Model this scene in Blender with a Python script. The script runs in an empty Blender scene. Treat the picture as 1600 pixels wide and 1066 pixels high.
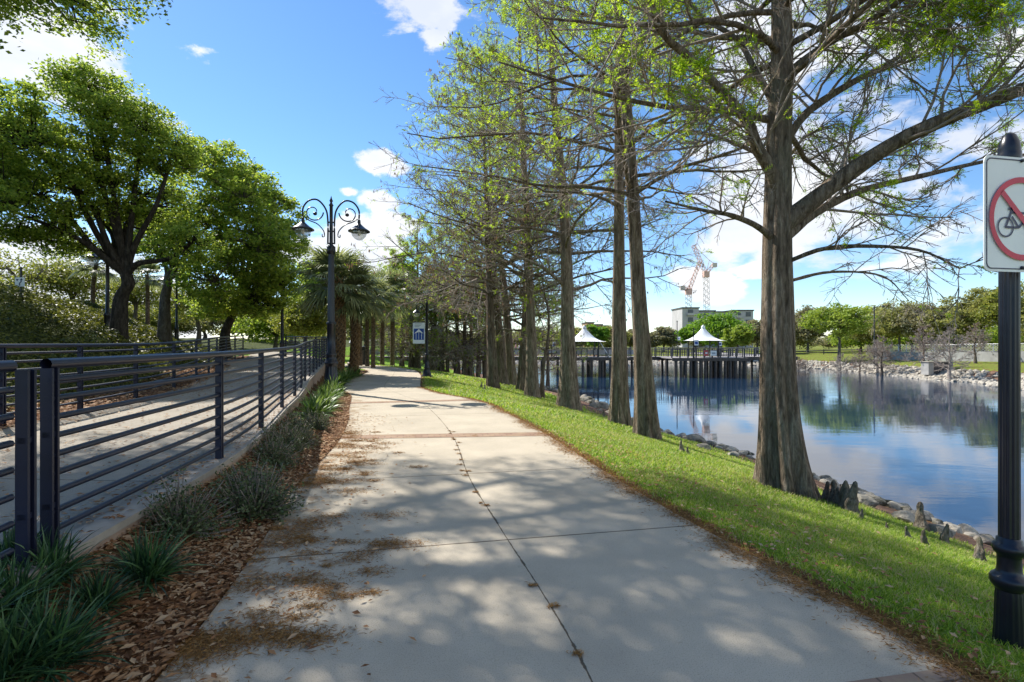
import bpy, math, random
import numpy as np
from mathutils import Vector
PI = math.pi
SC = bpy.context.scene
COL = SC.collection
rng = np.random.default_rng(7)
A = np.array
# ------------------------------------------------------------------ materials
def new_mat(name):
    m = bpy.data.materials.new(name); m.use_nodes = True
    nt = m.node_tree; nt.nodes.clear()
    return m, nt
class N:
    """small node helper"""
    def __init__(s, nt): s.nt = nt
    def n(s, typ, **kw):
        nd = s.nt.nodes.new(typ)
        for k, v in kw.items():
            if k.startswith('i_'):
                key = k[2:]
                key = int(key) if key.isdigit() else key.replace('_', ' ')
                s.set(nd.inputs[key], v)
            else: setattr(nd, k, v)
        return nd
    def set(s, sock, v):
        if isinstance(v, bpy.types.NodeSocket): s.nt.links.new(v, sock)
        else:
            if sock.type == 'RGBA' and not isinstance(v, (int, float)) and len(v) == 3: v = (*v, 1)
            sock.default_value = v
    def noise(s, vec, scale, detail=4, rough=.55, dist=0):
        nd = s.n('ShaderNodeTexNoise'); s.set(nd.inputs['Scale'], scale); s.set(nd.inputs['Detail'], detail)
        s.set(nd.inputs['Roughness'], rough); s.set(nd.inputs['Distortion'], dist)
        if vec is not None: s.set(nd.inputs['Vector'], vec)
        return nd.outputs['Fac']
    def ramp(s, fac, stops):
        nd = s.n('ShaderNodeValToRGB'); s.set(nd.inputs[0], fac)
        el = nd.color_ramp.elements
        while len(el) < len(stops): el.new(.5)
        for e, (p, c) in zip(el, stops):
            e.position = p; e.color = (*c, 1) if not isinstance(c, (int, float)) else (c, c, c, 1)
        return nd.outputs[0]
    def mix(s, f, a, b):
        nd = s.n('ShaderNodeMix', data_type='RGBA'); s.set(nd.inputs[0], f); s.set(nd.inputs[6], a); s.set(nd.inputs[7], b)
        return nd.outputs[2]
    def math(s, op, a, b=None, c=None, clamp=False):
        nd = s.n('ShaderNodeMath', operation=op, use_clamp=clamp); s.set(nd.inputs[0], a)
        if b is not None: s.set(nd.inputs[1], b)
        if c is not None: s.set(nd.inputs[2], c)
        return nd.outputs[0]
    def mr(s, v, a, b, c=0, d=1, smooth=True):
        nd = s.n('ShaderNodeMapRange', interpolation_type='SMOOTHSTEP' if smooth else 'LINEAR')
        for i, x in enumerate((v, a, b, c, d)): s.set(nd.inputs[i], x)
        return nd.outputs[0]
    def mapping(s, vec, scale=(1, 1, 1), rot=(0, 0, 0)):
        nd = s.n('ShaderNodeMapping'); s.set(nd.inputs[0], vec); nd.inputs['Scale'].default_value = scale; nd.inputs['Rotation'].default_value = rot
        return nd.outputs[0]
    def obj(s): return s.n('ShaderNodeTexCoord').outputs['Object']
    def uv(s): return s.n('ShaderNodeTexCoord').outputs['UV']
    def pos(s): return s.n('ShaderNodeNewGeometry').outputs['Position']
    def bump(s, h, st=.5, dist=.02):
        nd = s.n('ShaderNodeBump'); s.set(nd.inputs['Strength'], st); s.set(nd.inputs['Distance'], dist); s.set(nd.inputs['Height'], h)
        return nd.outputs[0]
    def out(s, sh):
        o = s.n('ShaderNodeOutputMaterial'); s.nt.links.new(sh, o.inputs[0])
    def bsdf(s, col, rough=.8, metal=0, normal=None, spec=.5, **kw):
        nd = s.n('ShaderNodeBsdfPrincipled'); s.set(nd.inputs['Base Color'], col); s.set(nd.inputs['Roughness'], rough)
        s.set(nd.inputs['Metallic'], metal); s.set(nd.inputs['Specular IOR Level'], spec)
        if normal is not None: s.set(nd.inputs['Normal'], normal)
        for k, v in kw.items(): s.set(nd.inputs[k.replace('_', ' ')], v)
        return nd.outputs[0]
MAT = {}
def simple(name, col, rough=.6, metal=0, var=.15, scale=8, bump=.15, spec=.5):
    m, nt = new_mat(name); n = N(nt)
    c = A(col); f = n.noise(n.obj(), scale, 5)
    cc = n.ramp(f, [(.3, tuple(c*(1-var))), (.7, tuple(np.minimum(c*(1+var), 1)))])
    n.out(n.bsdf(cc, rough, metal, n.bump(n.noise(n.obj(), scale*6, 4), bump, .01), spec)); MAT[name] = m; return m
def leafmat(name, stops, transl=.35, rough=.5, spec=.3, tcol=None):
    m, nt = new_mat(name); n = N(nt)
    g = n.n('ShaderNodeNewGeometry')
    big = n.noise(g.outputs['Position'], .55, 3)
    f = n.math('ADD', n.math('MULTIPLY', g.outputs['Random Per Island'], .6), n.math('MULTIPLY', big, .55))
    c = n.ramp(f, stops)
    b = n.bsdf(c, rough, 0, None, spec)
    t = n.n('ShaderNodeBsdfTranslucent')
    hs = n.mix(.5, c, n.ramp(f, [(p, tuple(np.minimum(A(cc)*A(tcol if tcol else (1.9, 1.8, .9)), 1))) for p, cc in stops]))
    n.set(t.inputs[0], hs)
    mx = n.n('ShaderNodeMixShader'); n.set(mx.inputs[0], transl); n.set(mx.inputs[1], b); n.set(mx.inputs[2], t.outputs[0])
    n.out(mx.outputs[0]); MAT[name] = m; return m
leafmat('oak_leaves', [(.15, (.055, .10, .018)), (.45, (.165, .26, .04)), (.8, (.36, .43, .08))], .6)
leafmat('oak_leaves_yellow', [(.2, (.10, .13, .025)), (.5, (.20, .24, .04)), (.8, (.33, .34, .08))], .4)
leafmat('bright_leaves', [(.2, (.06, .15, .012)), (.5, (.13, .26, .02)), (.8, (.22, .36, .04))], .4)
leafmat('lime_leaves', [(.2, (.14, .22, .02)), (.5, (.24, .33, .04)), (.8, (.33, .40, .08))], .4)
leafmat('olive_leaves', [(.2, (.13, .145, .045)), (.5, (.24, .25, .08)), (.8, (.36, .36, .14))], .4)
leafmat('grey_leaves', [(.2, (.14, .135, .08)), (.5, (.24, .23, .14)), (.8, (.35, .33, .21))], .35)
leafmat('cypress_leaves', [(.2, (.15, .27, .014)), (.5, (.30, .46, .025)), (.8, (.46, .60, .05))], .6)
leafmat('catkin', [(.2, (.12, .07, .05)), (.8, (.28, .18, .12))], .3)
leafmat('moss', [(.2, (.16, .17, .12)), (.8, (.26, .26, .18))], .3)
leafmat('hedge_leaves', [(.2, (.022, .034, .010)), (.5, (.06, .075, .016)), (.8, (.18, .19, .035))], .3)
leafmat('shrub_leaves', [(.2, (.03, .05, .02)), (.5, (.06, .09, .035)), (.8, (.13, .16, .07))], .2)
leafmat('strap_leaves', [(.2, (.010, .034, .018)), (.5, (.03, .085, .035)), (.8, (.10, .19, .06))], .25, .35, .5)
leafmat('lily_leaves', [(.2, (.04, .09, .02)), (.5, (.09, .17, .03)), (.8, (.2, .28, .08))], .3, .35, .5)
leafmat('palm_leaves', [(.2, (.07, .09, .045)), (.5, (.15, .19, .09)), (.8, (.30, .33, .18))], .4, .35, .5)
leafmat('grass_blades', [(.2, (.08, .16, .012)), (.45, (.21, .35, .022)), (.66, (.38, .47, .05)), (.76, (.48, .45, .22)), (.9, (.40, .32, .15))], .45, .5)
leafmat('dead_leaves', [(.15, (.10, .045, .02)), (.4, (.24, .11, .045)), (.6, (.38, .20, .09)), (.85, (.56, .40, .24))], .15, .7, .2, (1.2, 1, .8))
leafmat('needles', [(.2, (.14, .065, .02)), (.5, (.26, .13, .04)), (.8, (.42, .24, .09))], .1, .8, .1, (1.1, 1, .8))
def bark(name, c0, c1, c2, zs=.16, scale=14, lichen=.0):
    m, nt = new_mat(name); n = N(nt)
    v = n.mapping(n.pos(), (1, 1, zs))
    f = n.noise(v, scale, 8, .65, .6); g = n.noise(n.pos(), 1.6, 5)
    c = n.ramp(f, [(.32, c0), (.5, c1), (.68, c2)])
    if lichen: c = n.mix(n.mr(g, .52, .66, 0, lichen), c, (.30, .29, .20, 1))
    v2 = n.mapping(n.pos(), (1, 1, .25))
    h2 = n.noise(v2, scale*3, 4, .7); c = n.mix(n.mr(h2, .40, .60, .35, 0), c, tuple(c0)+(1,)); h = n.math('ADD', f, n.math('MULTIPLY', h2, .5))
    n.out(n.bsdf(c, .92, 0, n.bump(h, 1.0, .10), .2)); MAT[name] = m
bark('cypress_bark', (.06, .043, .03), (.27, .205, .145), (.47, .385, .295), .14, 15, .35)
bark('cypress_bark_dark', (.045, .03, .022), (.19, .14, .105), (.33, .27, .21), .14, 15, .3)
bark('twig_bark', (.27, .215, .175), (.40, .33, .275), (.52, .45, .39), 1, 5)
bark('pale_twig_bark', (.26, .21, .18), (.40, .34, .29), (.52, .46, .40), 1, 5)
bark('oak_bark', (.02, .016, .012), (.06, .05, .04), (.12, .10, .08), .3, 12)
bark('grey_oak_bark', (.06, .05, .04), (.15, .13, .11), (.24, .22, .18), .3, 12)
bark('palm_bark', (.05, .035, .022), (.17, .12, .08), (.30, .22, .15), 1.6, 9)
bark('palm_boot', (.10, .05, .02), (.32, .19, .09), (.50, .36, .22), 1, 9)
bark('knee_bark', (.08, .06, .045), (.30, .25, .19), (.48, .42, .34), .4, 22, .5)
simple('rail_paint', (.010, .013, .032), .38, .0, .3, 3, .05, .5)
simple('black_paint', (.010, .011, .018), .30, 0, .3, 6, .1, .5)
simple('white_plastic', (.84, .84, .80), .45, 0, .06, 3, .05)
simple('white_fabric', (.85, .85, .83), .6, 0, .03, 2, .03)
simple('aluminium', (.45, .45, .45), .4, .7)
simple('sign_red', (.62, .015, .05), .4, 0, .1)
simple('sign_navy', (.012, .015, .06), .4, 0, .1)
simple('banner_blue', (.02, .07, .30), .6, 0, .15)
simple('banner_grey', (.35, .37, .38), .6, 0, .1)
simple('wall_tan', (.40, .29, .22), .85, 0, .15, 5, .4)
simple('curb_concrete', (.34, .30, .25), .85, 0, .2, 6, .3)
simple('deck_wood', (.27, .25, .24), .8, 0, .25, 6, .4)
simple('pile_wood', (.10, .08, .065), .85, 0, .35, 4, .4)
simple('rail_dark', (.05, .05, .055), .6, 0, .2)
simple('mesh_panel', (.42, .41, .40), .7, 0, .15)
simple('building_wall', (.46, .44, .43), .85, 0, .12, .3, .1)
simple('building_orange', (.55, .36, .22), .85, 0, .1, .3, .1)
simple('building_white', (.62, .60, .58), .85, 0, .1, .3, .1)
simple('dark_glass', (.06, .07, .08), .25, 0, .3, .5, .0)
simple('roof_dark', (.08, .07, .07), .8, 0, .2, .5)
simple('crane_red', (.66, .42, .34), .6, 0, .2, 1)
simple('crane_white', (.62, .55, .50), .6, 0, .15, 1)
simple('grey_concrete', (.33, .32, .30), .85, 0, .2, 1.5, .3)
simple('skin', (.42, .25, .18), .5, 0, .05)
simple('hair', (.03, .02, .015), .6, 0, .1)
simple('shirt_red', (.62, .05, .06), .8, 0, .1)
simple('shirt_pink', (.62, .30, .30), .8, 0, .1)
simple('shirt_blue', (.05, .07, .22), .8, 0, .1)
simple('shirt_white', (.7, .7, .68), .8, 0, .05)
simple('trousers', (.03, .035, .06), .85, 0, .1)
simple('bench_slat', (.38, .30, .28), .6, 0, .2)
simple('bin_dark', (.012, .016, .018), .4, 0, .2)
def m_rock(name, c, dk, amt):
    m, nt = new_mat(name); n = N(nt); P = n.pos(); c = A(c)
    k = n.ramp(n.noise(P, 4, 7, .7), [(.3, tuple(c*.55)), (.5, tuple(c)), (.7, tuple(c*1.25))])
    k = n.mix(n.mr(n.noise(P, 2.3, 6, .7), .5, .6, 0, amt), k, tuple(dk)+(1,))
    n.out(n.bsdf(k, .95, 0, n.bump(n.noise(P, 22, 6, .7), 1, .03), .15)); MAT[name] = m
m_rock('rock_pale', (.44, .40, .33), (.16, .13, .10), .5)
m_rock('rock_grey', (.27, .25, .21), (.06, .06, .035), .85)
simple('sign_red_board', (.55, .07, .06), .5, 0, .1)
def m_concrete(name, base, joints=True, stain=1.0, ucen=.53, vj=(), edge=False):
    m, nt = new_mat(name); n = N(nt)
    P = n.pos(); uv = n.uv()
    sx = n.n('ShaderNodeSeparateXYZ'); n.set(sx.inputs[0], uv)
    u, v = sx.outputs[0], sx.outputs[1]
    b = A(base)
    c = n.ramp(n.noise(P, 1.3, 6, .6), [(.3, tuple(b*.86)), (.7, tuple(b*1.08))])
    sp = n.noise(P, 150, 4, .8)
    c = n.mix(n.mr(sp, .53, .62, 0, .75), c, tuple(b*.45)+(1,))
    c = n.mix(n.mr(n.noise(P, 95, 3, .7), .60, .75, 0, .35), c, tuple(np.minimum(b*1.35, 1))+(1,))
    c = n.mix(n.mr(n.noise(P, 26, 5, .7, 1.5), .62, .70, 0, .35), c, (.20, .15, .10, 1))
    # tree litter stains (brown, patchy, more on the bed side)
    pat = n.noise(n.mapping(P, (1, 1.5, 1)), 2.1, 8, .68, .4)
    side = n.mr(u, 0, .30, .17, -.02, False)
    side2 = n.mr(u, .93, 1.0, 0, .10)
    pp = n.math('ADD', n.math('ADD', pat, side), side2)
    st = n.mr(pp, .665, .70, 0, .9*stain)
    litter = n.ramp(n.noise(P, 60, 6, .75), [(.3, (.12, .06, .02)), (.55, (.22, .12, .045)), (.75, (.34, .20, .09))])
    c = n.mix(n.mr(n.noise(P, .55, 6, .6), .45, .65, 0, .30), c, tuple(b*.62)+(1,))
    c = n.mix(n.mr(n.noise(n.mapping(P, (1, .35, 1)), 14, 5, .75), .60, .74, 0, .35), c, tuple(b*.5)+(1,))
    c = n.mix(st, c, litter)
    hs = n.noise(P, 160, 3, .7)
    h = n.math('ADD', hs, n.math('MULTIPLY', st, 1.5))
    if joints:
        jd = None
        wob = n.math('MULTIPLY', n.math('SUBTRACT', n.noise(P, 9, 4), .5), .012)
        for vv in vj:
            d = n.math('ABSOLUTE', n.math('SUBTRACT', n.math('ADD', v, wob), vv))
            k = n.mr(d, .004, .011, 1, 0)
            jd = k if jd is None else n.math('MAXIMUM', jd, k)
        if ucen:
            wid = n.mr(n.noise(P, 3.5, 5, .7), .45, .7, .0015, .0055)
            d = n.math('ABSOLUTE', n.math('SUBTRACT', n.math('ADD', u, n.math('MULTIPLY', wob, .15)), ucen))
            k = n.mr(n.math('DIVIDE', d, wid), .4, 1.0, 1, 0)
            jd = k if jd is None else n.math('MAXIMUM', jd, k)
        if jd is not None:
            c = n.mix(n.math('MULTIPLY', jd, .85), c, (.055, .035, .018, 1))
            h = n.math('SUBTRACT', h, n.math('MULTIPLY', jd, 4))
    n.out(n.bsdf(c, .88, 0, n.bump(h, .35, .006), .25)); MAT[name] = m
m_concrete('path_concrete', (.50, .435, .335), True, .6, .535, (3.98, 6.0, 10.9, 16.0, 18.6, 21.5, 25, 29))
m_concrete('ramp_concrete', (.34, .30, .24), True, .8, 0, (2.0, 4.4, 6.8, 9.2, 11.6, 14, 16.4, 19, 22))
def m_brick():
    m, nt = new_mat('brick_paver'); n = N(nt)
    t = n.n('ShaderNodeTexBrick'); n.set(t.inputs['Vector'], n.uv()); t.inputs['Scale'].default_value = 1
    for k, v in (('Color1', (.36, .25, .18, 1)), ('Color2', (.28, .18, .125, 1)), ('Mortar', (.16, .11, .08, 1)), ('Mortar Size', .006), ('Brick Width', .2), ('Row Height', .1), ('Bias', 0.)):
        t.inputs[k].default_value = v
    c = n.mix(n.mr(n.noise(n.pos(), 5, 5), .5, .62, 0, .6), t.outputs[0], (.36, .26, .17, 1))
    c = n.mix(n.mr(n.noise(n.pos(), 2.2, 7, .7), .60, .66, 0, .8), c, (.2, .11, .04, 1))
    n.out(n.bsdf(c, .9, 0, n.bump(n.math('SUBTRACT', n.noise(n.pos(), 60, 3), t.outputs['Fac']), .4, .006), .2)); MAT['brick_paver'] = m
m_brick()
def m_ground():
    m, nt = new_mat('ground_cover'); n = N(nt)
    P = n.pos()
    at = n.n('ShaderNodeAttribute', attribute_name='zone'); sp = n.n('ShaderNodeSeparateColor'); n.set(sp.inputs[0], at.outputs['Color'])
    wob = n.math('MULTIPLY', n.math('SUBTRACT', n.noise(P, 6, 5, .7), .5), .9)
    gr = n.ramp(n.noise(P, 3.5, 7, .7), [(.3, (.09, .17, .015)), (.5, (.15, .27, .02)), (.7, (.24, .35, .04))])
    gr = n.mix(n.mr(n.noise(P, 45, 4, .7), .56, .7, 0, .5), gr, (.30, .30, .12, 1))
    mu = n.ramp(n.noise(P, 34, 6, .75, 1), [(.3, (.045, .022, .012)), (.5, (.14, .07, .035)), (.68, (.30, .17, .09))])
    mu = n.mix(n.mr(n.noise(P, 2.0, 4), .5, .65, 0, .5), mu, (.09, .05, .03, 1))
    so = n.ramp(n.noise(P, 12, 6, .7), [(.3, (.07, .04, .028)), (.5, (.17, .10, .07)), (.7, (.26, .19, .14))])
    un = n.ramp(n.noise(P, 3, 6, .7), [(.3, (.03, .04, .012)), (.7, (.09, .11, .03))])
    f1 = n.mr(n.math('ADD', sp.outputs[0], wob), .42, .58)
    f2 = n.mr(n.math('ADD', sp.outputs[2], wob), .42, .58)
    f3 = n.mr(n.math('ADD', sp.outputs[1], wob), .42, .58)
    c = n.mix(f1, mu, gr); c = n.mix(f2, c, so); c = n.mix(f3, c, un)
    n.out(n.bsdf(c, .95, 0, n.bump(n.noise(P, 40, 5, .7), .9, .03), .1)); MAT['ground_cover'] = m
m_ground()
def m_water():
    m, nt = new_mat('lake_water'); n = N(nt)
    P = n.pos()
    w1 = n.noise(n.mapping(P, (.5, 1.5, 1), (0, 0, .25)), 1.5, 4, .5, .3)
    w2 = n.noise(n.mapping(P, (.8, 2.2, 1), (0, 0, -.2)), 5.5, 3, .5)
    w3 = n.noise(n.mapping(P, (.15, .4, 1)), .5, 3)
    amp = n.mr(n.noise(n.mapping(P, (.05, .25, 1)), .8, 3), .42, .62, .25, 1.0)
    syz = n.n('ShaderNodeSeparateXYZ'); n.set(syz.inputs[0], P)
    yy = n.math('ADD', syz.outputs[1], n.math('MULTIPLY', n.noise(P, .12, 3), 9))
    wind = n.math('MULTIPLY', n.mr(yy, 42, 47), n.mr(yy, 84, 92, 1, 0))
    amp = n.math('ADD', amp, n.math('MULTIPLY', wind, 1.8))
    h = n.math('MULTIPLY', n.math('ADD', n.math('ADD', w1, n.math('MULTIPLY', w2, .25)), n.math('MULTIPLY', w3, .8)), amp)
    n.out(n.bsdf((.012, .035, .075), .02, 0, n.bump(h, .17, .03), .5, IOR=1.75)); MAT['lake_water'] = m
m_water()
def m_glass():
    m, nt = new_mat('lamp_glass'); n = N(nt)
    t = n.n('ShaderNodeBsdfTransparent'); g = n.n('ShaderNodeBsdfGlossy'); g.inputs[1].default_value = .08
    d = n.n('ShaderNodeBsdfTranslucent'); d.inputs[0].default_value = (.8, .85, .85, 1)
    a = n.n('ShaderNodeMixShader'); n.set(a.inputs[0], .35); n.set(a.inputs[1], t.outputs[0]); n.set(a.inputs[2], d.outputs[0])
    b = n.n('ShaderNodeMixShader'); n.set(b.inputs[0], .15); n.set(b.inputs[1], a.outputs[0]); n.set(b.inputs[2], g.outputs[0])
    n.out(b.outputs[0]); MAT['lamp_glass'] = m
m_glass()
def m_chain():
    m, nt = new_mat('chain_link'); n = N(nt)
    uv = n.uv()
    t = n.n('ShaderNodeTexChecker'); n.set(t.inputs[0], n.mapping(uv, (1, 1, 1), (0, 0, PI/4))); t.inputs['Scale'].default_value = 5.0
    w1 = n.n('ShaderNodeSeparateXYZ'); n.set(w1.inputs[0], n.mapping(uv, (4.2, 4.2, 1), (0, 0, PI/4)))
    fx = n.math('FRACT', w1.outputs[0]); fy = n.math('FRACT', w1.outputs[1])
    k = n.math('MAXIMUM', n.math('LESS_THAN', fx, .22), n.math('LESS_THAN', fy, .22))
    tr = n.n('ShaderNodeBsdfTransparent'); b = n.bsdf((.32, .32, .31), .5, .3)
    mx = n.n('ShaderNodeMixShader'); n.set(mx.inputs[0], k); n.set(mx.inputs[1], tr.outputs[0]); n.set(mx.inputs[2], b)
    n.out(mx.outputs[0]); MAT['chain_link'] = m
m_chain()
# ------------------------------------------------------------------ mesh helpers
class M:
    def __init__(s): s.v = []; s.f4 = []; s.f3 = []; s.n = 0; s.uv = None
    def add(s, v, q=None, t=None):
        v = np.asarray(v, dtype=np.float32).reshape(-1, 3)
        if q is not None and len(q): s.f4.append(np.asarray(q, dtype=np.int32).reshape(-1, 4)+s.n)
        if t is not None and len(t): s.f3.append(np.asarray(t, dtype=np.int32).reshape(-1, 3)+s.n)
        s.v.append(v); s.n += len(v); return s
    def mesh(s, name, mat, smooth=True):
        me = bpy.data.meshes.new(name)
        v = np.concatenate(s.v) if s.v else np.zeros((0, 3), np.float32)
        q = np.concatenate(s.f4) if s.f4 else np.zeros((0, 4), np.int32)
        t = np.concatenate(s.f3) if s.f3 else np.zeros((0, 3), np.int32)
        me.vertices.add(len(v)); me.vertices.foreach_set('co', v.ravel())
        li = np.concatenate([q.ravel(), t.ravel()]).astype(np.int32)
        tot = np.concatenate([np.full(len(q), 4), np.full(len(t), 3)]).astype(np.int32)
        st = np.concatenate([[0], np.cumsum(tot)[:-1]]).astype(np.int32) if len(tot) else np.zeros(0, np.int32)
        me.loops.add(len(li)); me.loops.foreach_set('vertex_index', li)
        me.polygons.add(len(tot)); me.polygons.foreach_set('loop_start', st); me.polygons.foreach_set('loop_total', tot)
        me.polygons.foreach_set('use_smooth', np.full(len(tot), smooth))
        me.update(calc_edges=True)
        if s.uv is not None:
            l = me.uv_layers.new(name='UVMap'); u = np.concatenate(s.uv).astype(np.float32)
            l.data.foreach_set('uv', u[li].ravel())
        me.validate(clean_customdata=False)
        if mat: me.materials.append(MAT[mat] if isinstance(mat, str) else mat)
        return me
    def box(s, x0, x1, y0, y1, z0, z1):
        v = [(x, y, z) for z in (z0, z1) for y in (y0, y1) for x in (x0, x1)]
        return s.add(v, [(0, 2, 3, 1), (4, 5, 7, 6), (0, 1, 5, 4), (2, 6, 7, 3), (0, 4, 6, 2), (1, 3, 7, 5)])
    def obox(s, c, ux, hx, hy, z0, z1):
        """box oriented by unit vector ux in plan"""
        ux = A([ux[0], ux[1], 0.]); ux /= np.linalg.norm(ux); uy = A([-ux[1], ux[0], 0]); c = A([c[0], c[1], 0.])
        v = [c+sx*hx*ux+sy*hy*uy+A([0, 0, z]) for z in (z0, z1) for sy in (-1, 1) for sx in (-1, 1)]
        return s.add(v, [(0, 2, 3, 1), (4, 5, 7, 6), (0, 1, 5, 4), (2, 6, 7, 3), (0, 4, 6, 2), (1, 3, 7, 5)])
    def lathe(s, prof, sides=24, c=(0, 0, 0), flutes=0, fd=0.):
        a = np.arange(sides)*2*PI/sides
        k = (1-fd*(.5+.5*np.cos(a*flutes))**2) if flutes else np.ones(sides)
        v = []
        for p in prof:
            kk = k if (flutes and (len(p) < 3 or p[2])) else np.ones(sides)
            v.append(np.stack([p[0]*kk*np.cos(a)+c[0], p[0]*kk*np.sin(a)+c[1], np.full(sides, p[1]+c[2])], 1))
        n = len(prof); i = np.arange(n-1)[:, None]*sides; j = np.arange(sides)[None]; j2 = (j+1) % sides
        q = np.stack([i+j, i+j2, i+sides+j2, i+sides+j], -1).reshape(-1, 4)
        return s.add(np.concatenate(v), q)
    def tubes(s, P, R, sides=6):
        P = np.asarray(P, float); R = np.asarray(R, float)
        if P.ndim == 2: P = P[None]; R = np.broadcast_to(R, (1, P.shape[1]))
        n, m, _ = P.shape
        T = np.gradient(P, axis=1); T /= np.linalg.norm(T, axis=2, keepdims=True)+1e-9
        ref = np.where(np.abs(T.mean(1, keepdims=True)[..., 2:3]) > .85, A([1., 0, 0]), A([0., 0, 1.]))
        U = np.cross(T, ref); U /= np.linalg.norm(U, axis=2, keepdims=True)+1e-9; V = np.cross(T, U)
        a = np.arange(sides)*2*PI/sides
        ring = P[:, :, None]+R[:, :, None, None]*(np.cos(a)[None, None, :, None]*U[:, :, None]+np.sin(a)[None, None, :, None]*V[:, :, None])
        base = (np.arange(n)*m*sides)[:, None, None]; i = (np.arange(m-1)*sides)[None, :, None]; j = np.arange(sides)[None, None]; j2 = (j+1) % sides
        q = np.stack([base+i+j, base+i+j2, base+i+sides+j2, base+i+sides+j], -1).reshape(-1, 4)
        return s.add(ring.reshape(-1, 3), q)
    def leaves(s, C, size, rg, aspect=.5, up=0., D=None, bend=.0):
        """diamond leaf quads: centre C, random orientation biased to face up"""
        n = len(C)
        if D is None:
            D = rg.normal(size=(n, 3)); D[:, 2] *= .6
        D = D/np.linalg.norm(D, axis=1, keepdims=True)
        W = rg.normal(size=(n, 3)); W[:, 2] *= (1-up)
        W = np.cross(D, np.cross(W, D)); W = W/(np.linalg.norm(W, axis=1, keepdims=True)+1e-9)
        sz = (size*rg.uniform(.6, 1.3, n))[:, None] if np.isscalar(size) else (size*rg.uniform(.7, 1.25, n))[:, None]
        a = C-D*sz*.5; b = C+W*sz*aspect*.5-D*sz*.05; c = C+D*sz*.5; d = C-W*sz*aspect*.5-D*sz*.05
        i = np.arange(n)*4
        return s.add(np.stack([a, b, c, d], 1).reshape(-1, 3), np.stack([i, i+1, i+2, i+3], 1))
def tag(o, label=None, cat=None, group=None, kind=None):
    if label: o['label'] = label
    if cat: o['category'] = cat
    if group: o['group'] = group
    if kind: o['kind'] = kind
    return o
def link(name, me, parent=None, loc=None):
    o = bpy.data.objects.new(name, me); COL.objects.link(o)
    if parent: o.parent = parent
    if loc is not None: o.location = loc
    return o
def part(name, m, mat, parent=None, smooth=True): return link(name, m.mesh(name, mat, smooth), parent)
def empty(name, loc, label, cat, group=None, rz=0, sc=1):
    o = link(name, None, None, loc); o.rotation_euler = (0, 0, rz); o.scale = (sc, sc, sc)
    o.empty_display_size = .2
    return tag(o, label, cat, group)
def copy_tree(o, parent=None):
    c = o.copy(); COL.objects.link(c)
    if parent: c.parent = parent
    for ch in list(o.children): copy_tree(ch, c)
    return c
# ------------------------------------------------------------------ camera and the place's plan
EYE, F, HZ = 1.55, 800., 535.
cam = bpy.data.cameras.new('camera'); co = bpy.data.objects.new('camera', cam); COL.objects.link(co)
cam.lens = 18.; cam.sensor_width = 36; cam.clip_end = 3000; cam.clip_start = .05; cam.shift_y = .00125
co.location = (0, 0, EYE); co.rotation_euler = (PI/2, 0, 0); SC.camera = co
def at(x, y, Y): return A([(x-800)*Y/F, Y, EYE-(y-HZ)*Y/F])
def poly(pts):
    p = A(pts, float); return lambda Y: np.interp(Y, p[:, 1], p[:, 0])
def spl(pts, n=12):
    """Catmull-Rom through points"""
    p = A(pts, float); p = np.concatenate([[2*p[0]-p[1]], p, [2*p[-1]-p[-2]]]); out = []
    for i in range(1, len(p)-2):
        t = np.linspace(0, 1, n, endpoint=False)[:, None]
        a, b, c, d = p[i-1], p[i], p[i+1], p[i+2]
        out.append(.5*((2*b)+(-a+c)*t+(2*a-5*b+4*c-d)*t**2+(-a+3*b-3*c+d)*t**3))
    out.append(p[-2:-1]); return np.concatenate(out)
PLp = spl([(-1.35, -4), (-1.45, 0), (-1.63, 2.33), (-1.95, 4), (-2.32, 5.5), (-2.68, 7.85), (-3.2, 10), (-3.75, 11.8), (-4.75, 15.1), (-5.9, 17.7), (-6.6, 21), (-7.1, 24.3), (-7.9, 28), (-9.8, 31.5), (-14, 36), (-20, 40)])
PRp = spl([(3.0, -4), (2.5, 0), (2.12, 2.33), (1.98, 3), (1.52, 4.5), (1.1, 6.2), (.6, 8.55), (-.1, 11.2), (-.86, 13.6), (-2.05, 15.4), (-3.1, 17.6), (-3.75, 21), (-4.5, 25), (-5.7, 29), (-8.4, 33.5), (-13, 39), (-19, 43)])
RRp = spl([(-2.25, -4), (-2.35, 1), (-2.6, 2.87), (-2.97, 5.18), (-3.46, 7.04), (-4.17, 9.26), (-4.72, 11.1), (-5.2, 12.6), (-5.75, 14.2), (-6.6, 17), (-7.75, 20.8), (-8.9, 24.5), (-10.6, 27.5), (-13.2, 32), (-17, 37)])
RLp = spl([(-6.3, -4), (-6.6, 3), (-6.95, 7), (-7.15, 8.5), (-7.55, 10.3), (-8.1, 12.3), (-8.9, 14.5), (-9.9, 16.8), (-10.9, 19), (-12.1, 22), (-13.6, 26), (-16.5, 32), (-20, 37)])
SHp = spl([(12.5, -30), (11, -5), (10.2, 4), (9.3, 10.2), (8.8, 14.5), (7.7, 18.8), (6.5, 22), (5.8, 29), (4.9, 36), (2.7, 43), (.0, 51), (-4.5, 65), (-9.5, 75), (-18, 90), (-30, 118)])
FAp = spl([(40, -30), (40, 20), (42, 42), (44.5, 49), (43.6, 54), (45, 62), (45.7, 73), (43, 81), (36, 93), (19, 102), (0, 110), (-20, 116), (-40, 122)])
xPL, xPR, xRR, xRL, xSH, xFA = [poly(p) for p in (PLp, PRp, RRp, RLp, SHp, FAp)]
def slopes(fn, Y): return np.sqrt(1+((fn(Y+.5)-fn(Y-.5)))**2)
WZ = -2.35
def zr(Y): return np.interp(Y, [-5, 9, 11, 13, 14.5, 18, 24.5, 32, 40], [.35, .35, .36, .41, .46, .55, .70, .85, .9])
def sst(x): x = np.clip(x, 0, 1); return x*x*(3-2*x)
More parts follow.
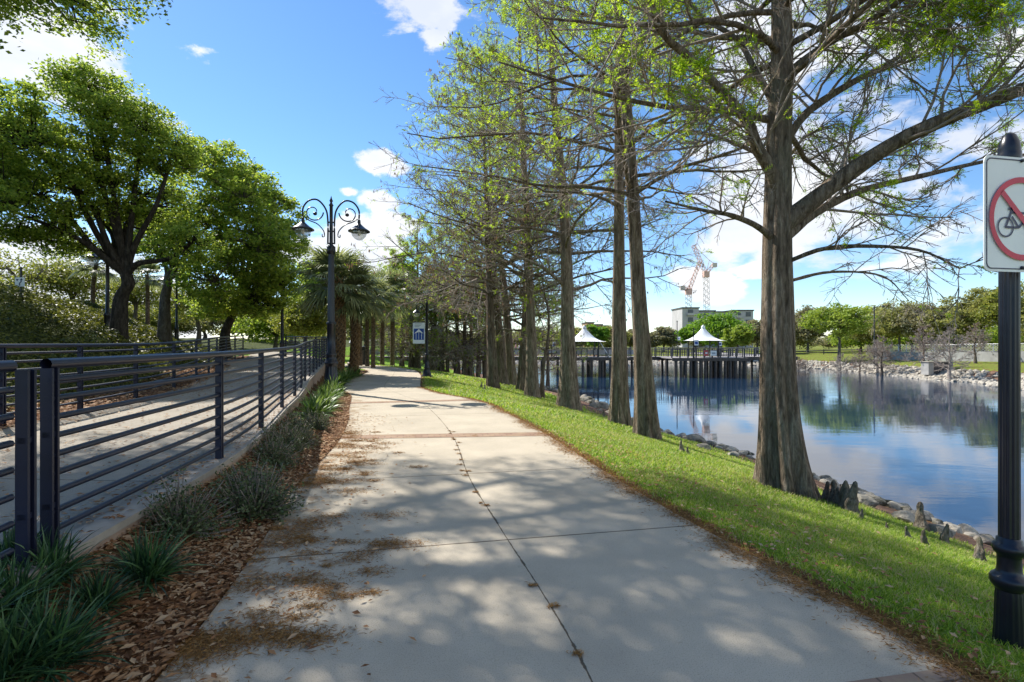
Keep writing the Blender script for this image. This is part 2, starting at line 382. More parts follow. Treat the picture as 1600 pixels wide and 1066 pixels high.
def ground(x, y):
    x = np.asarray(x, float); y = np.asarray(y, float)
    pl, pr, rr, rl, sh, fa = xPL(y), xPR(y), xRR(y), xRL(y), xSH(y), xFA(y)
    z = np.full(np.broadcast(x, y).shape, -.03)
    far = sst((y-33)/12)
    # bank to the lake
    d1 = np.maximum(x-pr, 0); t = np.clip(d1/np.maximum(sh-pr, .1), 0, 1)
    zb = -.01+WZ*t**1.35
    # under water
    zw = WZ-np.minimum(1.5, .35*np.maximum(x-sh, 0)/slopes(xSH, y))
    df = (x-fa)/slopes(xFA, y)
    zf = WZ-np.minimum(1.5, .35*np.maximum(-df, 0))
    zl = np.maximum(zw, zf)
    # far bank
    zfar = WZ+1.25*sst(df/4.5)+.55*sst((df-4)/14)
    # bed
    tb = np.clip((pl-x)/np.maximum(pl-rr, .05), 0, 1)
    zbed = tb**1.3*np.interp(y, [-5, 8, 11, 14, 40], [.31, .30, .16, .04, .02])+.004
    zR = zr(y)
    dl = np.maximum(rl-x, 0)/slopes(xRL, y)
    Ah = np.interp(y, [-5, 10, 18, 24, 30, 40], [2.1, 2.2, 2.4, 2.6, 2.0, .9])
    zh = zR+.05+Ah*sst((dl-1.0)/6.5)-.10*np.exp(-((dl-1.)/.6)**2)
    z = np.where(x > pr, zb, z)
    z = np.where(x > sh, zl, z)
    z = np.where((df > 0) & (x > sh), zfar, z)
    zbed = np.where(x < rr-.02, zR-.06, zbed)
    z = np.where(x < pl, zbed, z)
    z = np.where(x < rl, zh, z)
    return z
def gp(px, py, off=0.):
    """where the sight line through a photo point meets the ground"""
    d = A([(px-800)/F, 1., -(py-HZ)/F]); ts = np.geomspace(1.5, 260, 5000)
    X, Y, Z = d[0]*ts, ts, EYE+d[2]*ts
    g = ground(X, Y)+off; k = np.argmax(Z <= g)
    if Z[k] > g[k]: k = len(ts)-1
    return A([X[k], Y[k], g[k]-off])
# ------------------------------------------------------------------ ground, path, ramp, water
def axis(spec):
    out = []
    for a, b, st in spec: out.append(np.arange(a, b, st))
    return np.concatenate(out+[[spec[-1][1]]])
gx = axis([(-900, -120, 60), (-120, -40, 8), (-40, -16, 1), (-16, -4.2, .22), (-4.2, 4.2, .07), (4.2, 12, .16), (12, 39, 1.2), (39, 60, .6), (60, 140, 6), (140, 960, 60)])
gy = axis([(-300, -20, 40), (-20, -1, 1), (-1, 1.4, .3), (1.4, 9, .08), (9, 26, .2), (26, 60, .6), (60, 130, 1.6), (130, 220, 9), (220, 1500, 60)])
X, Y = np.meshgrid(gx, gy); Z = ground(X, Y)
Z = Z+np.where((X < xRL(Y)-1.5), .10*np.sin(X*2.1+Y*.7)*np.sin(Y*1.7), 0)
nx, ny = len(gx), len(gy)
m = M(); i = np.arange(ny-1)[:, None]*nx; j = np.arange(nx-1)[None]
m.add(np.stack([X, Y, Z], -1).reshape(-1, 3), np.stack([i+j, i+j+1, i+nx+j+1, i+nx+j], -1).reshape(-1, 4))
gnd = part('ground', m, 'ground_cover'); tag(gnd, kind='structure')
pr, sh, pl, rl, rr, fa = xPR(Y), xSH(Y), xPL(Y), xRL(Y), xRR(Y), xFA(Y)
tt = (X-pr)/np.maximum(sh-pr, .1)
tlim = np.interp(Y, [3, 8, 13, 18], [.52, .54, .66, .76])
gzone = np.where((X > pr+.02) & (tt < tlim), 1., 0.)
gzone = gzone*sst((X-pr-.02)/.5*1.0+.15)
dfar = (X-fa)/slopes(xFA, Y)
gzone = np.where((X > sh) & (dfar > 3.0), .50, gzone)
gzone = np.where((Y > 29) & (X < pr) & (X > -30), .9, gzone)
soil = np.where((tt >= tlim-.06) & (dfar < 3.0), sst((tt-tlim+.1)/.12), 0.)
soil = np.where(dfar >= 3., 0, soil)
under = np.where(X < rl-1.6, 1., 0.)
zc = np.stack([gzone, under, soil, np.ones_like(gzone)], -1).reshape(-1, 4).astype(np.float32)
ca = gnd.data.color_attributes.new('zone', 'FLOAT_COLOR', 'POINT'); ca.data.foreach_set('color', zc.ravel())
def strip(name, lf, rf, v0, v1, zf, mat, tl=-.0, trr=.0, st=.2, cols=10, thick=.12, uvm=False, z2=None):
    vs = np.arange(v0, v1+st*.5, st); P = []; UV = []
    for v in vs:
        a = A([lf(v+tl), v+tl]); b = A([rf(v+trr), v+trr])
        w = np.linalg.norm(b-a)
        for c in range(cols+1):
            u = c/cols; p = a+(b-a)*u
            za = zf(v)+((z2(v)-zf(v))*(1-u) if z2 else 0)
            P.append((p[0], p[1], za)); UV.append((u*w if uvm else u, v))
    n0 = cols+1; n = len(vs)
    m = M(); i = np.arange(n-1)[:, None]*n0; j = np.arange(cols)[None]
    q = np.stack([i+j, i+j+1, i+n0+j+1, i+n0+j], -1).reshape(-1, 4)
    P = A(P); m.add(P, q); m.uv = [A(UV)]
    for c in (0, cols):
        e = P.reshape(n, n0, 3)[:, c]; lo = e-A([0, 0, thick]); k = np.arange(n-1)
        qq = np.stack([k, k+1, k+1+n, k+n], 1)
        if c == 0: qq = qq[:, ::-1]
        m.add(np.concatenate([e, lo]), qq[:, ::-1]); m.uv.append(A([(float(c > 0), v) for v in vs]*2))
    o = part(name, m, mat, None, True); tag(o, kind='structure'); return o
def flat_shade(o):
    o.data.polygons.foreach_set('use_smooth', np.zeros(len(o.data.polygons), bool))
flat_shade(strip('path', xPL, xPR, -3.5, 37, lambda v: 0.0, 'path_concrete', -.33, .36))
for k, (v0, w) in enumerate(((1.72, .36), (8.30, .34), (13.25, .34))):
    flat_shade(strip('brick_band', xPL, xPR, v0, v0+w, lambda v: .004, 'brick_paver', -.33 if k != 1 else -.12, .36 if k != 1 else .18, w/2, 12, .01, True))
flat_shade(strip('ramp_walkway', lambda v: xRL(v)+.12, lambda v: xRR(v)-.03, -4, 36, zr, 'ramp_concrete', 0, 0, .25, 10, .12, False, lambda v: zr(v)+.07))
# lake
m = M(); m.add([(-70, -60, WZ), (75, -60, WZ), (75, 150, WZ), (-70, 150, WZ)], [(0, 1, 2, 3)])
tag(part('lake_water', m, 'lake_water'), kind='structure')
# retaining wall with a pale cap under the near railing
m = M(); cap = M()
ys = np.arange(-3, 24.6, .35); P = A([(xRR(y)+.01, y) for y in ys])
def wallstrip(m, P, w, z0f, z1f):
    n = len(P); T = np.gradient(P, axis=0); T /= np.linalg.norm(T, axis=1, keepdims=True); Nn = np.stack([-T[:, 1], T[:, 0]], 1)
    z0 = A([z0f(p[1]) for p in P])[:, None]; z1 = A([z1f(p[1]) for p in P])[:, None]
    L, R = P+Nn*w/2, P-Nn*w/2
    V = np.concatenate([np.hstack([L, z0]), np.hstack([R, z0]), np.hstack([R, z1]), np.hstack([L, z1])])
    k = np.arange(n-1); q = []
    for a in range(4):
        b = (a+1) % 4; q.append(np.stack([a*n+k, b*n+k, b*n+k+1, a*n+k+1], 1))
    q.append([[0, 3*n, 2*n, n]]); q.append([[n-1, 2*n-1, 3*n-1, 4*n-1]])
    m.add(V, np.concatenate(q))
wallstrip(m, P, .16, lambda y: -.25, lambda y: zr(y)-.03)
wallstrip(cap, P, .20, lambda y: zr(y)-.027, lambda y: zr(y)+.025)
rw = part('retaining_wall', m, 'wall_tan', None, False); tag(rw, 'low tan retaining wall with pale cap holding the ramp above the planting bed', 'wall')
part('cap', cap, 'curb_concrete', rw, False)
# ------------------------------------------------------------------ railings
def railing(name, label, fn, zf, ypts, ends, nb=9, off=0.0, kind='railing', pts=None):
    """posts at ypts on curve fn; pipes follow the curve"""
    g = 'dark metal pipe railings of the ramp'
    if pts is None: pts = [A([fn(y)+off, y]) for y in ypts]
    root = empty(name, (pts[0][0], pts[0][1], zf(pts[0][1])), label, kind, g)
    rl = A([pts[0][0], pts[0][1], zf(pts[0][1])])
    # dense curve
    if fn is not None:
        ys = np.arange(ends[0], ends[1]+.01, .3); C = A([(fn(y)+off, y, zf(y)) for y in ys])
    else: C = spl([(p[0], p[1], zf(p[1])) for p in pts], 6)
    C = C-rl
    m = M(); m.tubes(C+A([0, 0, 1.06]), np.full(len(C), .031), 10); part('top_rail', m, 'rail_paint', root)
    for k in range(nb):
        m = M(); m.tubes(C+A([0, 0, .12+k*(.955/nb)]), np.full(len(C), .0185), 7); part('pipe', m, 'rail_paint', root)
    T = np.gradient(A(pts), axis=0)
    for i, p in enumerate(pts):
        z = zf(p[1])-rl[2]; m = M(); t = T[i]/np.linalg.norm(T[i]); c = p-rl[:2]
        m.obox(c+t*.022, t, .008, .030, z-.12, z+1.035); m.obox(c-t*.022, t, .008, .030, z-.12, z+1.035)
        m.obox(c, t, .014, .012, z-.12, z+1.035)
        for k in (.25, .65): m.obox(c, t, .03, .02, z+k, z+k+.03)
        part('post', m, 'rail_paint', root, False)
    return root
zR0 = lambda y: zr(y)+.02
zL0 = lambda y: zr(y)+.09
near_posts = [2.87, 5.18, 7.04, 9.26, 11.1, 12.6, 14.2, 15.6, 17.0, 18.3, 19.6, 20.9, 22.1, 23.3, 24.4]
railing('pipe_railing', 'long dark blue pipe railing on the low wall between planting bed and ramp', xRR, zR0, near_posts, (2.84, 24.5), 9, .01)
railing('pipe_railing', 'short near end panel of pipe railing cut by left edge of photo', xRR, zR0, [.5, 2.70], (.5, 2.73), 7, .01)
railing('pipe_railing', 'pipe railing along the far side of the ramp, below the hedge bank', xRL, zL0, [3.6, 5.3, 7.0, 8.5, 10.3, 12.3, 14.4, 16.6, 18.8, 21, 23.2, 25.6], (3.6, 25.7), 8, -.02)
railing('pipe_railing', 'pipe railing crossing behind the top of the ramp, under the trees', None, lambda y: zr(y)+.03, None, None, 8, 0, 'railing', [A([xRR(24.5)+.01, 24.62]), A([-9.7, 25.3]), A([-10.5, 26.]), A([-11.3, 26.7]), A([-12.1, 27.4])])
# ------------------------------------------------------------------ big twin lamp
def scroll(m, sx):
    a = spl([(sx*.10, 0, 4.62), (sx*.10, 0, 5.35), (sx*.17, 0, 5.72), (sx*.40, 0, 5.98), (sx*.66, 0, 5.95), (sx*.83, 0, 5.72), (sx*.84, 0, 5.42)], 8)
    m.tubes(a, np.full(len(a), .027), 8)
    th = np.linspace(PI*1.0, PI*1.0-sx*0+PI*1.0+3.9, 26); r = np.linspace(.30, .07, 26)
    b = np.stack([sx*(.53-r*np.cos(th-PI)*1.0), 0*th, 5.60+r*np.sin(-(th-PI))*1.0], 1)
    m.tubes(b, np.linspace(.022, .016, 26), 6)
    e = b[-1]; m.lathe([(0.001, -.06), (.05, -.035), (.065, 0), (.05, .035), (.001, .06)], 10, tuple(e))
    c = spl([(sx*.80, 0, 5.45), (sx*.66, 0, 5.34), (sx*.42, 0, 5.24), (sx*.24, 0, 5.05), (sx*.20, 0, 4.88), (sx*.26, 0, 4.84), (sx*.27, 0, 4.92)], 6)
    m.tubes(c, np.linspace(.02, .016, len(c)), 6)
    for z in (4.64, 5.02, 5.3): m.obox((sx*.06, 0), (1, 0), .06, .018, z-.02, z+.02)
def lamp_head(root, c):
    h = link('lamp_head', None, root, c)
    sh = M(); sh.lathe([(.02, .30), (.045, .28), (.05, .18), (.075, .14), (.12, .10), (.20, .03), (.30, -.035), (.335, -.06), (.335, -.085), (.31, -.08), (.18, .02), (.03, .10)], 28)
    s_ = part('lamp_shade', sh, 'black_paint', h)
    g = M(); g.lathe([(.235, -.06), (.24, -.12), (.21, -.22), (.13, -.31), (.05, -.35), (.001, -.36)], 24); part('globe', g, 'lamp_glass', h)
    b = M(); b.lathe([(.001, -.05), (.05, -.06), (.06, -.14), (.04, -.20), (.001, -.22)], 12); part('bulb', b, 'white_plastic', h)
    return h
def main_lamp():
    p = A([-5.65, 16.0]); z = float(ground(*p))
    root = empty('street_lamp', (p[0], p[1], z-.02), 'tall black lamp post with two scroll arms and hanging lamps beside the ramp', 'street lamp', None, math.radians(10))
    m = M(); m.lathe([(.30, 0, 0), (.30, .10, 0), (.27, .13, 0), (.27, .2, 0), (.235, .26, 0), (.22, .30), (.175, .78), (.17, .85, 0), (.205, .88, 0), (.205, .93, 0), (.18, .96, 0), (.165, 1.02), (.14, 1.10), (.165, 1.16, 0), (.165, 1.2, 0), (.13, 1.24), (.125, 2.1), (.15, 2.12, 0), (.15, 2.16, 0), (.12, 2.2)], 48, (0, 0, 0), 12, .12)
    part('base', m, 'black_paint', root)
    m = M(); m.lathe([(.115, 1.9), (.088, 4.35)], 48, (0, 0, 0), 12, .14); m.lathe([(.10, 4.30), (.13, 4.32), (.13, 4.52), (.10, 4.56), (.055, 4.6), (.05, 5.8), (.075, 5.83), (.05, 5.87), (.03, 5.92), (.055, 5.97), (.03, 6.03), (.001, 6.14)], 20)
    part('pole', m, 'black_paint', root)
    for sx in (-1, 1):
        m = M(); scroll(m, sx); part('scroll_arm', m, 'black_paint', root)
        lamp_head(root, (sx*.84, 0, 5.12))
    return root
main_lamp()
def banner_flag(root, x, z0, z1, w, name='banner'):
    m = M(); m.box(x-w, x, -.008, .008, z0, z1); b = part(name, m, 'white_fabric', root, False)
    m = M(); m.box(x-w*.92, x-w*.08, -.013, -.009, z0+.18*(z1-z0), z0+.72*(z1-z0)); part('blue_panel', m, 'banner_blue', b, False)
    m = M(); q = z1-z0
    for k in range(3):
        cx = x-w*(.27+.23*k)
        m.box(cx-w*.018, cx+w*.018, -.018, -.014, z0+.2*q, z0+(.52+.05*(k == 1))*q)
    m.add([(x-w*.88, -.016, z0+.48*q), (x-w*.5, -.016, z0+.70*q), (x-w*.12, -.016, z0+.48*q), (x-w*.5, -.016, z0+.56*q)], [(0, 3, 2, 1)])
    part('emblem', m, 'white_fabric', b, False)
    m = M()
    for k in range(3): m.box(x-w*.85, x-w*(.25+.1*k), -.013, -.009, z1-.07*q*(k+1), z1-.07*q*(k+1)+.03*q)
    part('lettering_band', m, 'banner_grey', b, False)
    for zz in (z1+.03, z0-.03):
        m = M(); m.tubes(A([(x+.06, 0, zz), (x-w, 0, zz)]), [.012, .012], 6); part('bracket', m, 'black_paint', root)
def banner_lamp(p, label, rz=0, sc=1, banner=True, group=None):
    z = float(ground(p[0], p[1]))
    root = empty('banner_lamp_post' if banner else 'lamp_post', (p[0], p[1], z-.03), label, 'lamp post', group, rz, sc)
    m = M(); m.lathe([(.26, 0, 0), (.26, .06, 0), (.20, .12, 0), (.17, .25), (.12, .42), (.14, .46, 0), (.10, .52), (.085, 1.0), (.11, 1.02, 0), (.11, 1.06, 0), (.07, 1.1)], 36, (0, 0, 0), 12, .12); part('base', m, 'black_paint', root)
    m = M(); m.lathe([(.072, 1.05), (.058, 3.35), (.075, 3.37), (.05, 3.42), (.02, 3.5), (.001, 3.58)], 24); part('pole', m, 'black_paint', root)
    if banner:
        m = M(); a = spl([(-.02, 0, 2.9), (-.1, 0, 3.2), (-.25, 0, 3.38), (-.42, 0, 3.36), (-.47, 0, 3.22)], 6); m.tubes(a, np.full(len(a), .018), 6); part('arm', m, 'black_paint', root)
        h = lamp_head(root, (-.47, 0, 3.0)); h.scale = (.6, .6, .7)
        banner_flag(root, -.09, 1.55, 2.5, .55)
    return root
b0 = gp(667, 589)
banner_lamp(b0, 'black lamp post with blue and white banner standing on the lawn at the path bend')
# ------------------------------------------------------------------ sign pole on the right
def sign_pole():
    p = A([2.70, 2.78]); z = float(ground(*p))
    dzz = -z-.06
    root = empty('fluted_pole', (p[0], p[1], z-.03), 'dark fluted pole with ringed base and acorn top in the grass', 'pole'); root.scale = (.88, .88, 1)
    m = M(); m.lathe([(0.0829, 0), (0.0740, .12), (0.0681, .30), (0.0651, .33)], 64, (0, 0, 0), 16, .07); part('base', m, 'black_paint', root)
    m = M(); m.lathe([(0.0651, .325), (0.0740, .335), (0.0873, .35), (0.0947, .37), (0.0947, .385), (0.0873, .40), (0.0740, .41), (0.0629, .42), (0.0592, .44), (0.0577, .50), (0.0607, .515), (0.0740, .525), (0.0829, .545), (0.0829, .56), (0.0740, .575), (0.0636, .58), (0.0622, .60), (0.0503, .61)], 48); part('collar', m, 'black_paint', root)
    m = M(); m.lathe([(0.0518, .60), (0.0488, 2.50+dzz), (0.0488, 2.52+dzz)], 72, (0, 0, 0), 12, .13); part('shaft', m, 'black_paint', root)
    m = M(); m.lathe([(0.0503, 2.50), (0.0651, 2.52), (0.0681, 2.54), (0.0555, 2.56), (0.0407, 2.575), (0.0407, 2.59), (0.0474, 2.60), (0.0555, 2.63), (0.0577, 2.66), (0.0533, 2.675), (0.0548, 2.68), (0.0488, 2.72), (0.0333, 2.76), (0.0148, 2.775), (0.0010, 2.78)], 40, (0, 0, dzz)); part('finial', m, 'black_paint', root)
    # the sign: a thing of its own
    a = math.radians(11); c = A([2.598, 2.615]); zc = 2.20
    sg = empty('prohibition_sign', (c[0], c[1], zc), 'white no bicycles sign with red ring and slash on the dark pole', 'sign', None, a)
    def rrect(w, h, r, k=6):
        o = []
        for cx, cz, a0 in ((w-r, h-r, 0), (-w+r, h-r, PI/2), (-w+r, -h+r, PI), (w-r, -h+r, PI*1.5)):
            for t in np.linspace(0, PI/2, k): o.append((cx+r*math.cos(a0+t), cz+r*math.sin(a0+t)))
        return o
    def slab(pts, y0, y1, m):
        n = len(pts); v = [(x, y0, z_) for x, z_ in pts]+[(x, y1, z_) for x, z_ in pts]+[(0, y0, 0), (0, y1, 0)]
        t = []; q = []
        for i in range(n):
            j = (i+1) % n; t += [(2*n, i, j), (2*n+1, n+j, n+i)]; q.append((i, n+i, n+j, j))
        m.add(v, q, t)
    def ringband(outer, inner, y, m, y2=None):
        n = len(outer); v = [(x, y, z_) for x, z_ in outer]+[(x, y, z_) for x, z_ in inner]
        m.add(v, [(i, n+i, n+(i+1) % n, (i+1) % n) for i in range(n)])
    W, H = .235, .292
    m = M(); slab(rrect(W, H, .035), -.002, .002, m); part('plate', m, 'white_plastic', sg, False)
    m = M(); ringband(rrect(W-.012, H-.012, .03), rrect(W-.018, H-.018, .026), -.004, m); part('border', m, 'sign_navy', sg, False)
    cir = lambda cx, cz, r, n=56: [(cx+r*math.cos(t), cz+r*math.sin(t)) for t in np.linspace(0, 2*PI, n, endpoint=False)]
    m = M(); zc2 = -.022; ringband(cir(0, zc2, .212), cir(0, zc2, .183), -.010, m)
    d = A([1, -1])/math.sqrt(2); nn = A([1, 1])/math.sqrt(2)*.0145; e0 = -d*.19; e1 = d*.19
    q = [e0+nn, e0-nn, e1-nn, e1+nn]; m.add([(x, -.010, z_+zc2) for x, z_ in q], [(0, 1, 2, 3)]); part('prohibition_ring', m, 'sign_red', sg, False)
    m = M()
    def ln(a_, b_, w=.0055):
        a_, b_ = A(a_, float), A(b_, float); d_ = (b_-a_)/np.linalg.norm(b_-a_); n_ = A([-d_[1], d_[0]])*w
        m.add([(x, -.007, z_+zc2) for x, z_ in (a_+n_, a_-n_, b_-n_, b_+n_)], [(0, 1, 2, 3)])
    for wx in (-.105, .105): ringband(cir(wx, -.045+zc2, .052, 36), cir(wx, -.045+zc2, .044, 36), -.007, m)
    ln((-.105, -.045), (-.062, .045)); ln((-.105, -.045), (-.02, -.045)); ln((-.02, -.045), (.055, .03)); ln((-.062, .03), (.06, .03)); ln((.105, -.045), (.055, .05)); ln((-.065, .01), (-.02, -.045))
    ln((-.085, .048), (-.04, .048), .006); ln((.055, .05), (.03, .062), .006); ln((.055, .05), (.082, .06), .006)
    part('bicycle_symbol', m, 'sign_navy', sg, False)
    for zz in (.275, -.27):
        m = M(); t = np.linspace(0, 2*PI, 12, endpoint=False); v = np.concatenate([np.stack([.009*np.cos(t), t*0-.004, .009*np.sin(t)+zz], 1), np.stack([.007*np.cos(t), t*0-.014, .007*np.sin(t)+zz], 1), [[0, -.015, zz]]])
        k = np.arange(12); m.add(v, np.stack([k, (k+1) % 12, 12+(k+1) % 12, 12+k], 1), np.stack([12+k, 12+(k+1) % 12, np.full(12, 24)], 1)); part('bolt', m, 'black_paint', sg)
    for zz in (.2, -.2):
        m = M(); m.box(-.02, .10, .004, .07, zz-.015, zz+.015); part('bracket', m, 'black_paint', sg, False)
sign_pole()
# ------------------------------------------------------------------ boardwalk
BY = 62.0; DZ = EYE-22.5*BY/F
def bx(px): return (px-800)*BY/F
class BW: pass
bw = empty('boardwalk', (bx(560), BY, WZ), 'grey timber boardwalk on dark piles crossing the lake in the distance', 'boardwalk')
def bpart(name, m, mat, smooth=False):
    o = part(name, m, mat, bw, smooth); 
    o.location = (-bx(560), -BY, -WZ); return o
m = M(); m.box(bx(556), bx(1246), BY, BY+3.0, DZ-.10, DZ); m.box(bx(1185), bx(1262), BY+3.01, BY+24, DZ-.10, DZ-.002); bpart('deck', m, 'deck_wood')
m = M(); m.box(bx(556), bx(1246), BY-.06, BY-.005, DZ-.42, DZ-.02); m.box(bx(556), bx(1246), BY+3.005, BY+3.06, DZ-.42, DZ-.12); bpart('fascia', m, 'pile_wood')
for a_, b_, d_ in ((880, 975, 3.4), (1030, 1140, 5.0)):
    m = M(); m.box(bx(a_), bx(b_), BY-d_, BY-.07, DZ-.12, DZ+.004); o = bpart('platform', m, 'deck_wood')
    m = M(); m.box(bx(a_), bx(b_), BY-d_-.05, BY-d_-.01, DZ-.35, DZ); bpart('fascia', m, 'pile_wood')
r2 = np.random.default_rng(3)
pxs = list(np.linspace(604, 1236, 27))
for q in pxs:
    m = M(); x = bx(q)+r2.uniform(-.1, .1)
    m.lathe([(.17, WZ-1), (.16, DZ-.1)], 10, (x, BY+.15, 0)); bpart('pile', m, 'pile_wood', True)
    m = M(); m.lathe([(.16, WZ-1), (.15, DZ-.1)], 10, (x+.25, BY+2.8, 0)); bpart('pile', m, 'pile_wood', True)
for q in list(np.linspace(1036, 1136, 15))+[884, 893, 905, 918, 930, 934, 946, 958, 970]:
    yy = BY-(4.9 if q > 1000 else 3.3)
    m = M(); m.lathe([(.17, WZ-1), (.16, DZ-.1)], 10, (bx(q), yy+r2.uniform(0, .1), 0)); bpart('pile', m, 'pile_wood', True)
for q in np.linspace(1036, 1136, 9):
    m = M(); m.lathe([(.17, WZ-1), (.16, DZ-.1)], 10, (bx(q)+r2.uniform(-.3, .3), BY-2.4+r2.uniform(-.3, .3), 0)); bpart('pile', m, 'pile_wood', True)
for side, (yy, a, b) in enumerate(((BY+.04, 556, 1246), (BY+2.9, 556, 1246))):
    for zz, hh in ((1.02, .07), (.80, .04), (.22, .04)):
        m = M(); m.box(bx(a), bx(b), yy-.03, yy+.03, DZ+zz, DZ+zz+hh); bpart('rail', m, 'deck_wood')
    m = M(); m.box(bx(a), bx(1010), yy-.006, yy+.006, DZ+.27, DZ+.79); bpart('mesh_panel', m, 'mesh_panel')
m = M()
for yy in (BY+.04, BY+2.9):
    for q in np.arange(bx(560), bx(1240), 1.5): m.box(q-.05, q+.05, yy-.05, yy+.05, DZ, DZ+1.02)
for q in np.arange(bx(1012), bx(1240), .28):
    m.box(q-.04, q+.04, BY+.02, BY+.06, DZ+.05, DZ+1.0)
for q in np.arange(bx(1030), bx(1140), .9): m.box(q-.07, q+.07, BY-4.95, BY-4.85, DZ, DZ+1.0)
m.box(bx(1030), bx(1140), BY-4.98, BY-4.82, DZ+1.0, DZ+1.06)
for q in np.arange(bx(880), bx(975), 1.2): m.box(q-.05, q+.05, BY-3.35, BY-3.25, DZ, DZ+1.0)
m.box(bx(880), bx(975), BY-3.38, BY-3.22, DZ+1.0, DZ+1.05)
o = bpart('railing_post', m, 'rail_dark'); o['kind'] = 'stuff'
def tent(x, y, z0, w, h, hr, label, name='fabric_canopy', pattern=False, legs=True, strut=True):
    root = empty(name, (x, y, z0), label, 'canopy')
    m = M(); S = 32; rows = 12; a = np.arange(S)*2*PI/S+PI/4; v = []
    sq = 1/np.maximum(np.abs(np.cos(a)), np.abs(np.sin(a)))
    sq = 1+(sq-1)*.8
    for i in range(rows+1):
        t = i/rows; r = w/2*(.05+.95*t**1.0)*(1+(sq-1)*t)/1.1; zz = hr+(h-hr)*(1-t)**1.85
        scal = 1-.0*t; v.append(np.stack([r*np.cos(a), r*np.sin(a), np.full(S, zz)-.12*(t**3)*(sq-1)], 1))
    i = np.arange(rows)[:, None]*S; j = np.arange(S)[None]; q = np.stack([i+j, i+(j+1) % S, i+S+(j+1) % S, i+S+j], -1).reshape(-1, 4)
    m.add(np.concatenate(v), q[:, ::-1]); part('canopy_fabric', m, 'white_fabric', root)
    m = M(); m.lathe([(w*.05, h-.1), (w*.045, h+.12), (.001, h+.3)], 12); part('cap', m, 'white_plastic', root)
    if legs:
        for sx in (-1, 1):
            for sy in (-1, 1):
                m = M(); m.tubes(A([(sx*w*.28, sy*w*.28, -.1), (sx*w*.28, sy*w*.28, hr+.15)]), [.07, .07], 8); part('post', m, 'black_paint', root)
    if strut:
        m = M(); m.tubes(A([(w*.30, -w*.3, hr), (w*.52, -w*.52, -.3)]), [.05, .05], 6); part('strut', m, 'white_plastic', root)
    return root
tent(bx(912), BY-.6, DZ, 5.2, 3.5, 1.85, 'white peaked canopy shading the boardwalk, between two cypress trunks')
tent(bx(1089), BY-2.0, DZ, 4.6, 3.5, 1.95, 'brightest white peaked canopy over the boardwalk platform, left of the largest cypress', strut=False)
# tent seen between the palms
c = at(552, 551, 78); tent(c[0], 78, -.2, 4.4, 2.8, .35, 'white pyramid tent far behind the palm trunks', legs=True, strut=False)
def board_sign(px, y0, y1, w, label, mat, dark=None):
    yy = BY-5.2; s = yy/F
    x = (px-800)*s; z0 = EYE-(y1-HZ)*s; z1 = EYE-(y0-HZ)*s
    root = empty('notice_board', (x, yy, z0), label, 'sign')
    m = M(); m.box(-w/2, w/2, -.02, .02, 0, z1-z0); part('panel', m, mat, root, False)
    m = M(); m.box(-w*.3, w*.3, -.03, -.025, (z1-z0)*.35, (z1-z0)*.65); part('marking', m, dark or 'white_plastic', root, False)
    m = M(); m.box(-w/2-.02, w/2+.02, -.03, .03, -.04, 0); m.box(-w/2-.02, w/2+.02, -.03, .03, z1-z0, z1-z0+.04); part('frame', m, 'rail_dark', root, False)
board_sign(1103.5, 547.5, 556, .42, 'red notice board hung on the platform railing of the boardwalk', 'sign_red_board')
board_sign(1115, 548, 556, .66, 'white notice board on the platform railing, right of the red board', 'white_plastic', 'banner_grey')
def small_banner_post(px, label, top, bz, w=.75, Y0=BY-.3, dx=0):
    x = (px-800)*Y0/F; root = empty('banner_post', (x, Y0, DZ), label, 'lamp post')
    m = M(); m.lathe([(.12, 0), (.08, .3), (.055, .5), (.05, top), (.09, top+.02), (.03, top+.15), (.001, top+.2)], 10); part('pole', m, 'black_paint', root)
    m = M(); m.box(.08, .08+w, -.01, .01, bz, bz+w*1.35); b = part('banner', m, 'white_fabric', root, False)
    m = M(); m.box(.14, w, -.016, -.012, bz+w*.3, bz+w*.95); part('blue_panel', m, 'banner_blue', b, False)
small_banner_post(1084, 'dark post with blue banner in front of the brightest canopy', 3.2, 1.4, .45, BY-5.1)
small_banner_post(1122, 'dark post with white banner right of the brightest canopy', 2.6, 1.3, .38)
small_banner_post(1058, 'plain dark lamp post with small banner left of the brightest canopy', 4.2, 2.0, .3)
small_banner_post(862, 'dark post with pale banner just left of the patterned canopy', 3.4, 1.2, .42)
